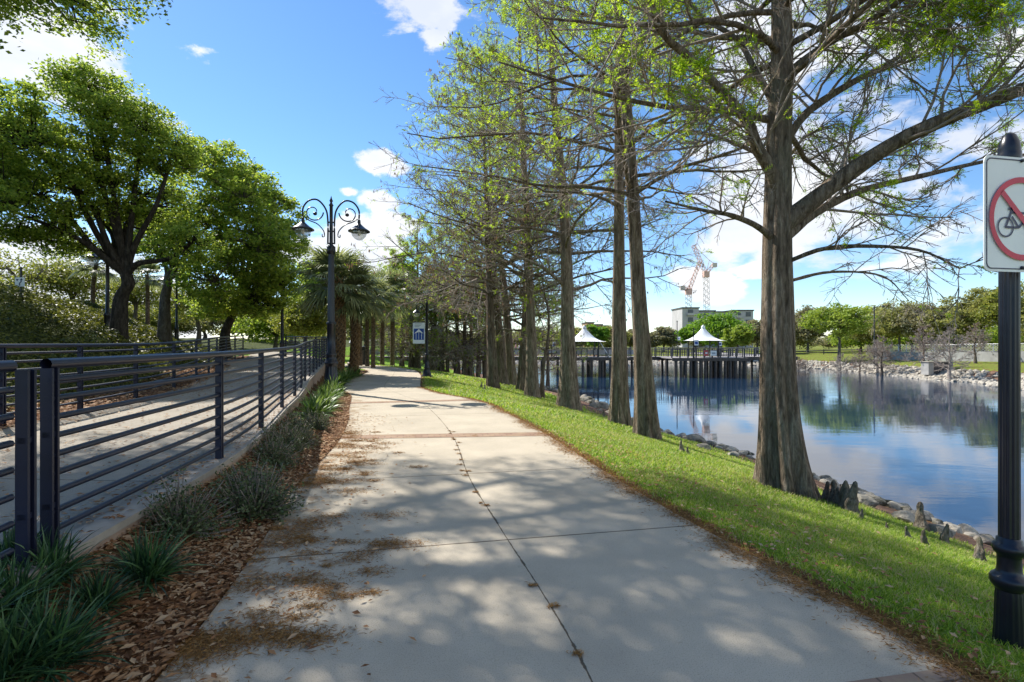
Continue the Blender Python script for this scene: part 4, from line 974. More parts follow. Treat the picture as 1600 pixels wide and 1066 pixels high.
# far ones: three generic trees, copied
prA = cypress('bald_cypress', 'far thin bald cypress at the left end of the lake bank row', 51, 11, .20, .14, 46, 5.0, .5, 1200, 'cypress_bark_dark', 'pale_twig_bark', tw=(8, 7, 1), leafs=.11, leafn=3, mr=1.7, k0=.1)
prB = cypress('bald_cypress', '', 52, 12, .21, .16, 48, 4.8, .35, 1500, 'cypress_bark_dark', 'pale_twig_bark', tw=(8, 7, 1), leafs=.11, leafn=3, mr=1.7, k0=.1)
prC = cypress('bald_cypress', '', 53, 10, .17, .15, 42, 4.4, .9, 600, 'cypress_bark_dark', tw=(8, 7, 1), leafs=.12, leafn=4, mr=2.2)
far = [(727, 584, 0, 1.0, 'far cypress with flared base, right one of the pair left of the trio'), (714, 581, 1, .95, 'far cypress, left one of the pair left of the trio'), (747, 586, 2, .8, 'thin far cypress just left of the leaning trio'),
       (759, 589, 1, .8, 'far cypress directly touching the left side of the leaning trio'), (699, 577, 2, .75, 'thin far cypress between the banner lamp and the flared pair'), (679, 575, 0, 1.0, 'far cypress with green shoots right beside the banner lamp pole'),
       (673, 574, 2, .8, 'slim far cypress hidden against the banner lamp pole'), (652, 572, 1, 1.0, 'far cypress behind the lower edge of the banner'), (643, 571, 0, .9, 'far cypress just left of the banner'), (628, 569, 2, .9, 'thin far cypress halfway between banner and palm trunks'),
       (856, 606, 1, .7, 'small grey cypress behind the sapling'), (736, 581, 1, .85, 'slim far cypress behind the flared pair'), (690, 574, 1, .9, 'far bare cypress right of the banner lamp pole')]
used = set()
for i, (x, y, k, s, lab) in enumerate(far):
    p = base(x, y); src = (prA, prB, prC)[k]
    o = src if k not in used else copy_tree(src); used.add(k)
    place(o, p, i*1.7, s*1.12); o['label'] = lab
# ------------------------------------------------------------------ broadleaf trees from lobes
def lobes_tree(name, label, cat, seed, trunkpath, r0, lobes, leafm, barkm, ncl, nleaf, lsize, csize=.55, limbs=14, group=None, cull=None, twigs=True, hole=.0, lobew=None, shell=.45, extra=None):
    """lobes: (cx,cy,cz,rx,ry,rz); all world coordinates, origin at trunk base"""
    rg = np.random.default_rng(seed); tp = A(trunkpath, float); o0 = tp[0].copy(); tp = tp-o0
    root = empty(name, tuple(o0), label, cat, group)
    H = tp[-1, 2]-tp[0, 2]
    V, Q, TP, TR = trunk([tuple(q) for q in np.concatenate([[tp[0]-A([0, 0, .5])], tp])], lambda h: r0*(1-.4*h/(H+.5))+r0*.6*math.exp(-max(h-.3, 0)/.4), 24, 40, .15, 5, .06, rg)
    m = M(); m.add(V, Q); fork = tp[-1]
    Lb = A(lobes, float); Lb[:, :3] -= o0
    w = (Lb[:, 3]*Lb[:, 4]*Lb[:, 5])**.67 if lobew is None else A(lobew); w = w/w.sum()
    li = rg.choice(len(Lb), ncl, p=w); d = unit(rg.normal(size=(ncl, 3))); rr = rg.uniform(shell, 1.0, ncl)**.6
    C = Lb[li, :3]+d*rr[:, None]*Lb[li, 3:6]
    if cull is not None: C = C[cull(C+o0)]
    # limbs: fork -> lobe centres, then sub-limbs to clumps
    LP, LR = [], []
    for k in range(len(Lb)):
        c = Lb[k, :3]; a = fork+(tp[-1]-tp[-2])*.0; mid = a*.5+c*.5+rg.normal(size=3)*.25+A([0, 0, .12*np.linalg.norm(c-a)])
        pts = spl([tuple(a-(tp[-1]-tp[-2])*.25), tuple(a*.8+c*.2+A([0, 0, .1])), tuple(mid), tuple(c), tuple(c+(c-a)*.04)], 6); s = np.linspace(0, len(pts)-1, 16)
        pts = np.stack([np.interp(s, np.arange(len(pts)), pts[:, j]) for j in range(3)], 1); LP.append(pts); LR.append(np.linspace(r0*.42, r0*.07, 16))
    LP, LR = A(LP), A(LR); m.tubes(LP, LR, 9)
    n = len(C); allp = LP.reshape(-1, 3); sel = C if n < 900 else C[rg.choice(n, 900, replace=False)]
    tt = []
    for c in sel:
        dd = np.linalg.norm(allp-c, axis=1)+.6*np.maximum(allp[:, 2]-c[2]+.2, 0); a = allp[np.argmin(dd)]
        tt.append([a, a*.67+c*.33+rg.normal(size=3)*.10, a*.33+c*.67+rg.normal(size=3)*.14+A([0, 0, .05]), c])
    tt = A(tt); m.tubes(tt, np.linspace(max(r0*.09, .018), .008, 4)[None].repeat(len(tt), 0), 4)
    part('trunk', m, barkm, root)
    cs = csize*rg.uniform(.55, 1.25, len(C)); idx = np.repeat(np.arange(len(C)), nleaf)
    g = rg.normal(size=(len(idx), 3)); g = g/np.linalg.norm(g, axis=1, keepdims=True)*(rg.uniform(0, 1, (len(idx), 1))**.45)
    Pp = C[idx]+g*cs[idx][:, None]*A([1.15, 1.15, .55])
    if extra is not None: Pp = np.concatenate([Pp, extra-o0])
    if cull is not None: Pp = Pp[cull(Pp+o0)]
    m = M(); m.leaves(Pp, lsize, rg, .6, .45); part('crown', m, leafm, root)
    return root
def W(px, py, Y0): return tuple(at(px, py, Y0))
def lobe(px, py, Y0, rpx, rpy, ry=None):
    c = at(px, py, Y0); s = Y0/F; return (c[0], c[1], c[2], rpx*s, (ry if ry else rpx*s), rpy*s)
# oak 1 - dark trunk on the bank
Yo = 18.; zb = float(ground((185-800)*Yo/F, Yo)); B = ((185-800)*Yo/F, Yo, zb)
lobes_tree('live_oak', 'big spreading oak with dark forked trunk on the hedge bank at left', 'tree', 61,
    [B, W(188, 470, Yo), W(200, 445, Yo), W(196, 425, Yo)], .30,
    [lobe(140, 190, 18, 80, 62, 2.4), lobe(60, 240, 17, 85, 60, 2.6), lobe(225, 215, 18.5, 58, 50, 2.0), lobe(20, 330, 16, 70, 45, 2.4), lobe(120, 300, 18, 90, 48, 2.6), lobe(220, 310, 19, 70, 48, 2.2), lobe(268, 240, 18.5, 30, 36, 1.4), lobe(150, 140, 18, 45, 34, 1.5), lobe(-60, 260, 17, 80, 90, 2.6), lobe(300, 380, 18, 40, 30, 1.2), lobe(70, 375, 17.5, 60, 22, 1.6), lobe(-20, 170, 17, 60, 50, 2)],
    'oak_leaves', 'oak_bark', 1000, 95, .112, .46, group='oaks shading the ramp')
Yo = 24.; B = ((256-800)*Yo/F, Yo, float(ground((256-800)*Yo/F, Yo)))
lobes_tree('live_oak', 'oak with pale grey trunk on the bank, right of the dark forked trunk', 'tree', 62,
    [B, W(258, 470, Yo), W(262, 448, Yo), W(263, 432, Yo)], .29,
    [lobe(325, 290, 24, 55, 62, 2.6), lobe(375, 315, 24, 50, 50, 2.4), lobe(300, 380, 24, 70, 45, 2.6), lobe(400, 380, 24, 50, 48, 2.4), lobe(345, 250, 24.5, 38, 30, 1.6), lobe(240, 360, 25, 50, 40, 2), lobe(330, 440, 23, 50, 30, 1.8)],
    'oak_leaves', 'grey_oak_bark', 460, 75, .16, .5, group='oaks shading the ramp')
Yo = 27.; B = ((352-800)*Yo/F, Yo, float(ground((352-800)*Yo/F, Yo)))
lobes_tree('live_oak', 'dense low hanging oak beside the top of the ramp, left of the scroll lamp', 'tree', 63,
    [B, W(352, 520, Yo), W(362, 495, Yo), W(372, 470, Yo)], .30,
    [lobe(425, 330, 27, 36, 40, 2.4), lobe(440, 385, 27, 34, 46, 2.6), lobe(400, 420, 26, 50, 42, 2.6), lobe(360, 470, 26, 40, 28, 2.2), lobe(430, 450, 27, 36, 32, 2.4), lobe(395, 480, 26, 38, 18, 1.8), lobe(330, 480, 27, 30, 22, 1.6), lobe(400, 290, 27, 25, 28, 1.6)],
    'oak_leaves', 'oak_bark', 480, 75, .17, .5, group='oaks shading the ramp')
# near oak: mostly above and left of the photo; it shades the near path
def cull_near(P):
    x, y, z = P[:, 0], P[:, 1], P[:, 2]
    low = EYE+.69*np.maximum(y, .5)
    inpic = (z < low) & (x > -1.02*y) & (y > 0)
    ok = (x < -.695*y-.3*np.sin(z*2.2)) & (z > EYE+.50*y+.25*np.sin(x*3)) 
    return (~inpic) | ok
lobes_tree('live_oak', 'near oak whose leafy bough hangs into the top left corner over the ramp', 'tree', 64,
    [(-13.5, 7.5, float(ground(-13.5, 7.5))), (-13.3, 7.6, 4.0), (-12.8, 7.9, 5.4), (-12.2, 8.2, 6.2)], .42,
    [(-9.0, 9.2, 9.2, 2.6, 2.6, 1.7), (-6.6, 11.5, 11.2, 2.0, 2.6, 1.5), (-8.5, 6.6, 8.4, 2.4, 2.2, 1.6), (-11, 12, 10.5, 2.5, 2.5, 1.6), (-6.2, 8.4, 8.8, 1.9, 2.2, 1.2), (-11.5, 7, 9.6, 2.6, 2.6, 1.6), (-6.0, 5.6, 7.6, 1.6, 2.2, 1.1), (-5.0, 10.5, 10.6, 1.5, 2, 1.1), (-8.2, 7.6, 7.2, 1.6, 1.8, .8), (-7.6, 4.8, 7.0, 1.9, 2.0, 1.2), (-8.8, 8.0, 7.8, 1.6, 1.8, .8), (-5.0, 8.3, 8.9, 1.9, 2.2, 1.1), (-10.4, 9.6, 9.2, 2.2, 2.2, 1.2), (-5.2, 6.6, 8.2, 1.8, 1.8, 1.0), (-9.3, 13.5, 11.8, 1.7, 1.7, .9), (-7.8, 13.3, 12.2, 1.6, 1.6, .9)],
    'oak_leaves', 'oak_bark', 860, 110, .085, .42, cull=cull_near, group='oaks shading the ramp', shell=.2)
# background trees on the left behind the bank
def far_tree(px, py, Y0, rx, ry, lab, mat, seed, trk=None, barkm='grey_oak_bark', ncl=150, nl=60, ls=.2, cs=.8, name='tree', group='trees beyond the bank', tw=.18, zb=None, th=.35):
    s = Y0/F; rg = np.random.default_rng(seed)
    x = (px-800)*s; z0 = float(ground(x, Y0)) if zb is None else zb
    cz = EYE-(py-HZ)*s; RX, RZ = rx*s, ry*s; L = []
    n = 6
    for k in range(n):
        a = k*2*PI/n+rg.uniform(-.4, .4); L.append((x+RX*.55*math.cos(a), Y0+RX*.45*math.sin(a), cz+RZ*rg.uniform(-.35, .3), RX*.5, RX*.5, RZ*rg.uniform(.5, .7)))
    L.append((x, Y0, cz+RZ*.35, RX*.55, RX*.5, RZ*.65))
    f = z0+(cz-RZ*.6-z0)*1.0; f = max(f, z0+.4)
    return lobes_tree(name, lab, 'tree', seed, [(x, Y0, z0), (x+.05, Y0, z0*.5+f*.5), (x+rg.uniform(-.2, .2), Y0, f)], tw, L, mat, barkm, ncl, nl, ls, cs, group=group)
G1 = 'light trees behind the hedge bank'
far_tree(30, 425, 30, 75, 42, 'thin airy yellow green tree behind the white lane sign', 'oak_leaves_yellow', 71, ncl=90, nl=34, ls=.15, cs=.8, group=G1)
far_tree(110, 440, 32, 55, 38, 'yellow green tree behind the hedge, left of the dark forked oak', 'oak_leaves_yellow', 72, ncl=150, nl=50, ls=.16, cs=.7, group=G1)
far_tree(210, 455, 36, 45, 36, 'light green tree seen between the two large oak trunks', 'oak_leaves_yellow', 73, ncl=110, nl=50, ls=.18, cs=.8, group=G1)
far_tree(310, 475, 40, 60, 34, 'yellow green tree low behind the second oak', 'oak_leaves_yellow', 74, ncl=140, nl=50, ls=.2, cs=.9, group=G1)
for i, (px_, Y_, rx_, ry_) in enumerate(((20, 42, 60, 30), (95, 46, 60, 30), (170, 48, 50, 28), (240, 50, 60, 30), (320, 52, 60, 28), (390, 55, 50, 26), (455, 58, 50, 26))):
    far_tree(px_, 500, Y_, rx_, ry_, 'dense bushy tree low behind the bank, one of a row filling the gaps between trunks', 'oak_leaves_yellow' if i % 2 else 'olive_leaves', 170+i, ncl=170, nl=55, ls=.24, cs=.9, group='bushy trees low behind the bank')
far_tree(-30, 470, 26, 60, 45, 'light green tree at the far left edge of the photo', 'oak_leaves_yellow', 75, ncl=110, nl=50, ls=.15, cs=.7, group=G1)
G2 = 'trees behind the palms'
far_tree(475, 495, 34, 42, 32, 'yellow green tree behind the scroll lamp post, above the railing crossing', 'oak_leaves_yellow', 76, ncl=170, nl=60, ls=.2, cs=.75, group=G2)
far_tree(430, 505, 44, 55, 34, 'dark green tree at the end of the ramp', 'oak_leaves', 77, ncl=170, nl=60, ls=.26, cs=1.0, group=G2)
far_tree(505, 455, 52, 45, 58, 'tall dark green tree behind the left palm crowns', 'oak_leaves', 78, ncl=200, nl=60, ls=.3, cs=1.2, group=G2)
far_tree(570, 480, 62, 48, 46, 'olive tree filling the gap behind the palm crowns', 'olive_leaves', 79, ncl=200, nl=60, ls=.34, cs=1.4, group=G2)
far_tree(626, 500, 75, 32, 34, 'olive tree behind the palms and left of the banner', 'olive_leaves', 80, ncl=170, nl=60, ls=.38, cs=1.4, group=G2)
far_tree(545, 505, 100, 60, 30, 'grey green tree behind the white pyramid tent', 'grey_leaves', 81, ncl=150, nl=50, ls=.45, cs=1.8, group=G2)
# ------------------------------------------------------------------ far bank trees
G3 = 'leafy trees on the far bank'
FB = [ # px, py, Y, rx, ry, mat, label
 (1311, 508, 76, 47, 33, 'lime_leaves', 'round lime green tree on the far bank right of the largest trunk'),
 (1128, 514, 100, 44, 30, 'bright_leaves', 'bright green tree right behind the brightest canopy'),
 (1152, 527, 92, 21, 20, 'lime_leaves', 'small yellow green round tree right of the bright green one'),
 (1085, 524, 112, 26, 18, 'bright_leaves', 'green tree left behind the brightest canopy'),
 (1037, 527, 118, 26, 17, 'grey_leaves', 'grey olive tree between the second trunk and the canopy'),
 (1183, 518, 104, 30, 24, 'grey_leaves', 'grey brown bare looking tree just left of the largest trunk'),
 (1262, 508, 105, 28, 32, 'grey_leaves', 'greyish tree seen just right of the largest trunk'),
 (1235, 520, 115, 35, 25, 'olive_leaves', 'olive tree behind the largest trunk'),
 (958, 527, 120, 26, 20, 'olive_leaves', 'olive green tree between the two pale front trunks'),
 (930, 526, 108, 20, 19, 'bright_leaves', 'green tree right behind the patterned canopy'),
 (892, 528, 125, 30, 17, 'olive_leaves', 'olive tree behind the broad straight trunk'),
 (985, 529, 130, 22, 14, 'grey_leaves', 'small grey green tree far behind the boardwalk gap'),
 (1368, 505, 100, 42, 30, 'olive_leaves', 'olive tree behind the tall thin street lamp'),
 (1405, 500, 92, 40, 32, 'olive_leaves', 'olive tree right of the tall thin street lamp'),
 (1444, 500, 88, 42, 32, 'grey_leaves', 'grey green tree above the concrete enclosure'),
 (1490, 498, 84, 42, 36, 'olive_leaves', 'olive tree behind the pale bare tree by the fence'),
 (1535, 490, 80, 44, 42, 'olive_leaves', 'tall olive tree left of the fluted pole'),
 (1585, 488, 76, 48, 48, 'oak_leaves_yellow', 'tall yellow olive tree behind the fluted pole'),
 (1640, 480, 72, 55, 56, 'olive_leaves', 'olive tree at the right edge of the photo'),
 (1715, 480, 70, 60, 60, 'olive_leaves', 'olive tree outside the right edge of the far bank row'),
 (1425, 522, 110, 60, 16, 'oak_leaves', 'dark low tree behind the far road, centre of the right bank'),
 (1520, 522, 105, 60, 20, 'oak_leaves', 'dark low tree behind the chain link fence'),
 (1345, 524, 118, 45, 16, 'oak_leaves', 'dark low tree behind the lime green tree'),
]
for i, (x, y, Y0, rx, ry, mt, lab) in enumerate(FB):
    far_tree(x, y, Y0, rx, ry, lab, mt, 100+i, ncl=190, nl=55, ls=.0042*Y0+.03, cs=max(rx, ry)*Y0/F*.24, group=G3, tw=.25)
# distant treeline to the left of the lake and along the horizon
G4 = 'distant hazy trees along the horizon'
src = None
k = 0
labs4 = 'pale grey green tree in the distant treeline beyond the lake, too far to tell apart'
rg = np.random.default_rng(5)
srcs = [far_tree(700, 530, 150, 34, 13, labs4, 'grey_leaves', 150, ncl=120, nl=50, ls=.6, cs=1.7, group=G4, zb=-1.2), far_tree(760, 529, 150, 30, 14, labs4, 'olive_leaves', 151, ncl=120, nl=50, ls=.6, cs=1.7, group=G4, zb=-1.2)]
for i, px in enumerate([640, 668, 730, 795, 822, 850, 880, 910, 940, 975, 1010, 1050, 1090, 1140, 1190, 1250, 1310, 1370, 600, 570, 530, 490, 450, 1440, 1510, 1580, 1650]):
    c = copy_tree(srcs[i % 2]); Y0 = 150+rg.uniform(-8, 25); c.location = ((px-800)*Y0/F, Y0, -1.2); c.rotation_euler = (0, 0, rg.uniform(0, 6)); s = rg.uniform(.8, 1.15); c.scale = (s, s, s)
# bare pinkish cypresses on the far bank
pb = cypress('bare_cypress', '', 91, 6.0, .16, .22, 40, 3.0, 0, 500, 'cypress_bark_dark', 'pale_twig_bark', tw=(8, 6, 2), mr=3.2, upl=.5, group='bare young cypresses on the far bank', flare=.3)
pc = cypress('bare_cypress', '', 92, 5.4, .15, .25, 36, 2.9, 0, 0, 'pale_twig_bark', 'pale_twig_bark', tw=(8, 6, 2), mr=3.2, upl=.6, group='bare young cypresses on the far bank', flare=.3)
bare = [(1314, 562, 66, 40, 1, 'small bare cypress under the lime green tree'), (1343, 563, 64, 44, 0, 'small bare cypress right of the lime green tree'), (1378, 564, 61, 62, 0, 'bare pinkish cypress under the tall thin street lamp'), (1371, 563, 63, 50, 1, 'pale bare cypress half hidden behind the one under the street lamp'),
        (1443, 566, 57, 72, 0, 'bare pinkish cypress left of the concrete enclosure'), (1484, 569, 52, 76, 1, 'pale whitish bare tree right of the concrete enclosure'), (1248, 556, 72, 36, 0, 'slim bare tree right beside the largest trunk on the far lawn'), (1258, 558, 72, 30, 1, 'tiny bare tree on the far lawn near the riprap'), (1524, 566, 60, 60, 0, 'bare cypress against the chain link fence, left of the fluted pole')]
used = set()
for i, (x, y, Y0, hp, k, lab) in enumerate(bare):
    srcb = (pb, pc)[k]; o = srcb if k not in used else copy_tree(srcb); used.add(k)
    X0 = (x-800)*Y0/F; z = float(ground(X0, Y0)); s = hp*Y0/F/(6.0, 5.4)[k]; place(o, (X0, Y0, z), i*1.3, s); o['label'] = lab
# ------------------------------------------------------------------ palms
def palm(name, label, seed, H, r, R, nf=34, boots=True, droop=1.0, group='palms beside the path'):
    rg = np.random.default_rng(seed); root = empty(name, (0, 0, 0), label, 'palm tree', group)
    m = M(); V, Q, TP, TR = trunk([(0, 0, -.3), (rg.normal()*.05, 0, H*.5), (rg.normal()*.08, 0, H)], lambda h: r*(1-.12*h/H)+r*.25*math.exp(-h/.3), 20, 40, .02, 5, .03, rg)
    m.add(V, Q); part('trunk', m, 'palm_bark', root); top = TP[-1]
    if boots:
        P = []; RR = []
        for k in range(int(H/.085)):
            z = .15+k*.085
            if z > H: break
            for j in range(5):
                a = (j+.5*(k % 2))*2*PI/5+k*.22; c = A([np.interp(z, TP[:, 2], TP[:, 0]), np.interp(z, TP[:, 2], TP[:, 1]), z])
                for sg in (-1, 1):
                    a2 = a+sg*.42; P.append([c+A([math.cos(a2)*r*1.0, math.sin(a2)*r, -.0]), c+A([math.cos(a+sg*.2)*r*1.13, math.sin(a+sg*.2)*r*1.13, .11]), c+A([math.cos(a)*r*1.26, math.sin(a)*r*1.26, .24])]); RR.append([.030, .028, .018])
        m = M(); m.tubes(A(P), A(RR), 4); part('boots', m, 'palm_boot', root)
    # fronds
    V, Fq, PT = [], [], []; n0 = 0
    for k in range(nf):
        az = k*2.4+rg.uniform(-.2, .2); el = 1.25-2.0*(k/nf)+rg.uniform(-.1, .1)
        Lp = R*.5*rg.uniform(.85, 1.1); d = A([math.cos(az)*math.cos(el), math.sin(az)*math.cos(el), math.sin(el)])
        side = unit(np.cross(d, [0, 0, 1.])); upv = np.cross(side, d)
        b = top+A([0, 0, -.05]); e = b+d*Lp-A([0, 0, .08*droop]); PT.append([b, (b+e)/2+A([0, 0, .06]), e])
        nl = 26
        for j in range(nl):
            f = -1+2*j/(nl-1); an = f*1.45; ll = R*.62*(1-.28*abs(f)**2)*rg.uniform(.9, 1.08)
            dd = unit(d*math.cos(an)+side*math.sin(an)+upv*(.22*abs(f)+.05)+rg.normal(size=3)*.03)
            w = unit(np.cross(dd, upv))*.022*R; pts = []
            p = e.copy(); q = dd.copy(); seg = 4
            for s_ in range(seg+1):
                ww = w*(.6, 1, .9, .5, .06)[s_]; pts += [p-ww, p+ww]; q = unit(q+A([0, 0, -.16*droop*(s_+.3)])); p = p+q*ll/seg
            V += pts; Fq += [(n0+2*s_, n0+2*s_+1, n0+2*s_+3, n0+2*s_+2) for s_ in range(seg)]; n0 += 2*(seg+1)
    m = M(); m.add(V, Fq); m.tubes(A(PT), np.full((nf, 3), .018), 4); part('fronds', m, 'palm_leaves', root)
    return root
p = A([-7.6, 22.3]); z = float(ground(*p)); o = palm('sabal_palm', 'thick palm with criss cross woven trunk right of the scroll lamp', 201, 4.15, .21, 1.95, 36); place(o, (p[0], p[1], max(z, 0)), .5)
p = A([-7.25, 23.4]); z = float(ground(*p)); o = palm('sabal_palm', 'dark palm standing close behind the woven trunk palm', 202, 3.8, .17, 1.85, 32); place(o, (p[0], p[1], max(z, 0)), .2)
pa = palm('sabal_palm', '', 203, 4.3, .135, 1.9, 28, False)
plist = [(563, 570, 34, 1.05, 'palm just left of the litter bin with dense dark crown'), (574, 571, 33, 1.0, 'palm trunk directly right of the litter bin'), (583, 573, 31, .98, 'pale palm trunk second right of the litter bin'), (597, 571, 36, 1.15, 'palm with yellowish crown in the middle of the palm row'), (613, 570, 37, 1.2, 'rightmost palm of the row beside the far cypresses')]
for i, (x, y, Y0, s, lab) in enumerate(plist):
    o = pa if i == 0 else copy_tree(pa); X0 = (x-800)*Y0/F; place(o, (X0, Y0, float(ground(X0, Y0))), i*1.1, s); o['label'] = lab
X0 = (146-800)*26/F; o = palm('slim_palm', 'slim grey palm trunk behind the hedge, left of the dark forked oak', 205, EYE+(535-412)*26/F-float(ground(X0, 26)), .10, 1.3, 22, False, group='palms behind the bank'); place(o, (X0, 26, float(ground(X0, 26))))
X0 = (230-800)*32/F; o = palm('slim_palm', 'slim palm trunk between the two big oaks', 206, EYE+(535-430)*32/F-float(ground(X0, 32)), .12, 1.4, 22, False, group='palms behind the bank'); place(o, (X0, 32, float(ground(X0, 32))))
# ------------------------------------------------------------------ shrubs, strap-leaf clumps
def clump(seed, n=170, L=.55, w=.011, mat='strap_leaves', lift=.9):
    rg = np.random.default_rng(seed); V, Q = [], []; seg = 6
    az = rg.uniform(0, 2*PI, n); el = rg.uniform(.35, 1.5, n); LL = L*rg.uniform(.6, 1.2, n)
    p = np.stack([rg.normal(size=n)*.05, rg.normal(size=n)*.05, np.zeros(n)], 1); d = np.stack([np.cos(az)*np.cos(el), np.sin(az)*np.cos(el), np.sin(el)], 1)
    side = unit(np.cross(d, A([0, 0, 1.])+rg.normal(size=(n, 3))*.3)); pts = []
    for s in range(seg+1):
        ww = w*(.8, 1, 1, .95, .8, .5, .05)[s]; pts += [p-side*ww, p+side*ww]; d = unit(d+A([0, 0, -.20])*(s/seg+.3)); p = p+d*(LL/seg)[:, None]
    P = np.stack(pts, 1); b = (np.arange(n)*2*(seg+1))[:, None]; k = np.arange(seg)[None]*2
    q = np.stack([b+k, b+k+1, b+k+3, b+k+2], -1).reshape(-1, 4); m = M(); m.add(P.reshape(-1, 3), q); return m.mesh('leaves', mat, True)
cm = [clump(301, 330, .42, .0075), clump(302, 360, .45, .0075), clump(303, 300, .4, .0075)]
G5 = 'dark strap leaf clumps in the near bed'
for i, (x, y, s, lab) in enumerate([(75, 1040, 1.0, 'largest dark strap leaf clump in the bottom left corner'), (228, 905, .92, 'dark strap leaf clump with upright tips left of the leaf litter'), (75, 905, .95, 'dark strap leaf clump below the paired railing posts'), (10, 900, .9, 'strap leaf clump cut by the left edge under the railing'), (-60, 1010, 1.0, 'strap leaf clump just outside the bottom left corner'), (150, 950, .75, 'small strap leaf clump between the three larger ones'), (20, 955, .85, 'strap leaf clump at the left edge behind the largest clump'), (5, 1062, .9, 'strap leaf clump cut by the bottom left corner')]):
    g = A([(x-800)/F, 1, -(y-HZ)/F]); p = gp(x, y); root = empty('strap_leaf_plant', (p[0], p[1], p[2]-.02), lab, 'plant', G5, i*1.2, s*.74)
    link('leaves', cm[i % 3], root)
def shrub(seed, R=.34, H=.42, ncl=170, nl=24, mat='shrub_leaves', ls=.026):
    rg = np.random.default_rng(seed); n = ncl; d = unit(rg.normal(size=(n, 3))); d[:, 2] = np.abs(d[:, 2]); rr = rg.uniform(.5, 1.1, n)[:, None]
    tip = d*rr*A([R, R, H]); b = tip*A([.15, .15, 0]); P = np.stack([b, b*.6+tip*.4+rg.normal(size=(n, 3))*.02, tip], 1)
    m = M(); m.tubes(P, np.full((n, 3), .0035), 3); s = m.mesh('stems', 'twig_bark', True)
    idx = np.repeat(np.arange(n), nl); t = rg.uniform(.3, 1.1, (len(idx), 1)); C = P[idx, 0]*(1-t)+P[idx, 2]*t+rg.normal(size=(len(idx), 3))*.022
    m = M(); m.leaves(C, ls, rg, .55, .3); return s, m.mesh('leaves', mat, True)
sm = [shrub(311), shrub(312), shrub(313, .30, .36)]
G6 = 'small leaved shrubs along the railing'
for i, (X0, Y0, s, lab) in enumerate([(-2.42, 3.75, 1.05, 'dark small leaved shrub nearest the paired posts'), (-2.25, 4.45, 1.25, 'broad dark shrub at the foot of the second railing panel'), (-2.45, 4.85, 1.0, 'dark shrub beside the single post, hugging the pipes'), (-2.8, 6.0, 1.0, 'rounded grey green shrub just past the single post'), (-3.0, 6.8, 1.0, 'grey green shrub fourth along the railing'), (-3.25, 7.7, 1.05, 'grey green shrub before the long leaved plants'), (-3.35, 8.7, .9, 'small grey shrub at the start of the long leaved plants'), (-3.0, 7.3, .7, 'little grey shrub on the path side of the row')]):
    z = float(ground(X0, Y0)); root = empty('small_shrub', (X0, Y0, z-.02), lab, 'shrub', G6, i*1.9, s); link('stems', sm[i % 3][0], root); link('leaves', sm[i % 3][1], root)
lm = [clump(321, 120, .55, .018, 'lily_leaves'), clump(322, 110, .5, .018, 'lily_leaves')]
G7 = 'green long leaved plants around the lamp base'
for i, (X0, Y0, s, lab) in enumerate([(-3.75, 9.6, .95, 'long leaved green plant nearest the camera below the retaining wall'), (-3.95, 10.6, 1.0, 'long leaved green plant second along the wall'), (-4.3, 11.6, 1.0, 'lush long leaved plant in the middle of the wall bed'), (-4.55, 12.8, 1.05, 'long leaved plant in front of the lamp base'), (-4.4, 12.0, .8, 'small bright long leaved plant at the path edge'), (-5.0, 13.9, 1.0, 'long leaved plant left of the lamp base'), (-5.35, 15.2, 1.0, 'long leaved plant touching the lamp base'), (-5.0, 14.7, .8, 'small long leaved plant right of the lamp base'), (-6.2, 18.2, 1.1, 'long leaved plant behind the lamp base'), (-6.6, 20, 1.1, 'long leaved plant at the foot of the woven palm'), (-6.9, 21.5, 1.1, 'long leaved plant in front of the palm pair'), (-7.0, 23.2, 1.0, 'long leaved plant at the path edge by the palms')]):
    z = float(ground(X0, Y0)); root = empty('long_leaved_plant', (X0, Y0, z-.02), lab, 'plant', G7, i*1.9, s); link('leaves', lm[i % 2], root)
# tiny bright weed in the bed
p = gp(292, 828); root = empty('weed', tuple(p), 'tiny bright green weed among dead leaves below the shrubs', 'plant'); r5 = np.random.default_rng(9)
m = M(); a = np.arange(9)*.7; D = np.stack([np.cos(a), np.sin(a), .35+0*a], 1); m.leaves(D*.045+A([0, 0, .03]), .075, r5, .5, .9, D); part('leaves', m, 'bright_leaves', root)
# ------------------------------------------------------------------ hedge on the bank
rg = np.random.default_rng(77); N1 = 150000
Yh = rg.uniform(3.5, 34, N1); Xh = xRL(Yh)-rg.uniform(1.2, 15, N1)**1.0
dl = (xRL(Yh)-Xh)/slopes(xRL, Yh); keep = (Xh/Yh > -1.35) & (rg.uniform(size=N1) < np.where(dl > 8, .4, 1)); Xh, Yh, dl = Xh[keep], Yh[keep], dl[keep]
bush = .32*(np.sin(Xh*1.9+1)*np.sin(Yh*1.6)+np.sin(Xh*4.1+Yh*2.2)*.5)+.25; hh = np.clip(bush+.35, .1, .9)*np.clip((dl-1.0)/1.5, 0.1, 1)*np.interp(Yh, [3, 18, 22, 34], [1, 1, .35, .3])
Zh = ground(Xh, Yh)+hh*rg.uniform(.2, 1.0, len(Xh))**.6
m = M(); m.leaves(np.stack([Xh, Yh, Zh], 1), (.045+.0042*Yh), rg, .45, .35); o = part('bank_hedge', m, 'hedge_leaves'); tag(o, 'dense leafy hedge and ground cover on the bank left of the ramp', 'hedge', kind='stuff')
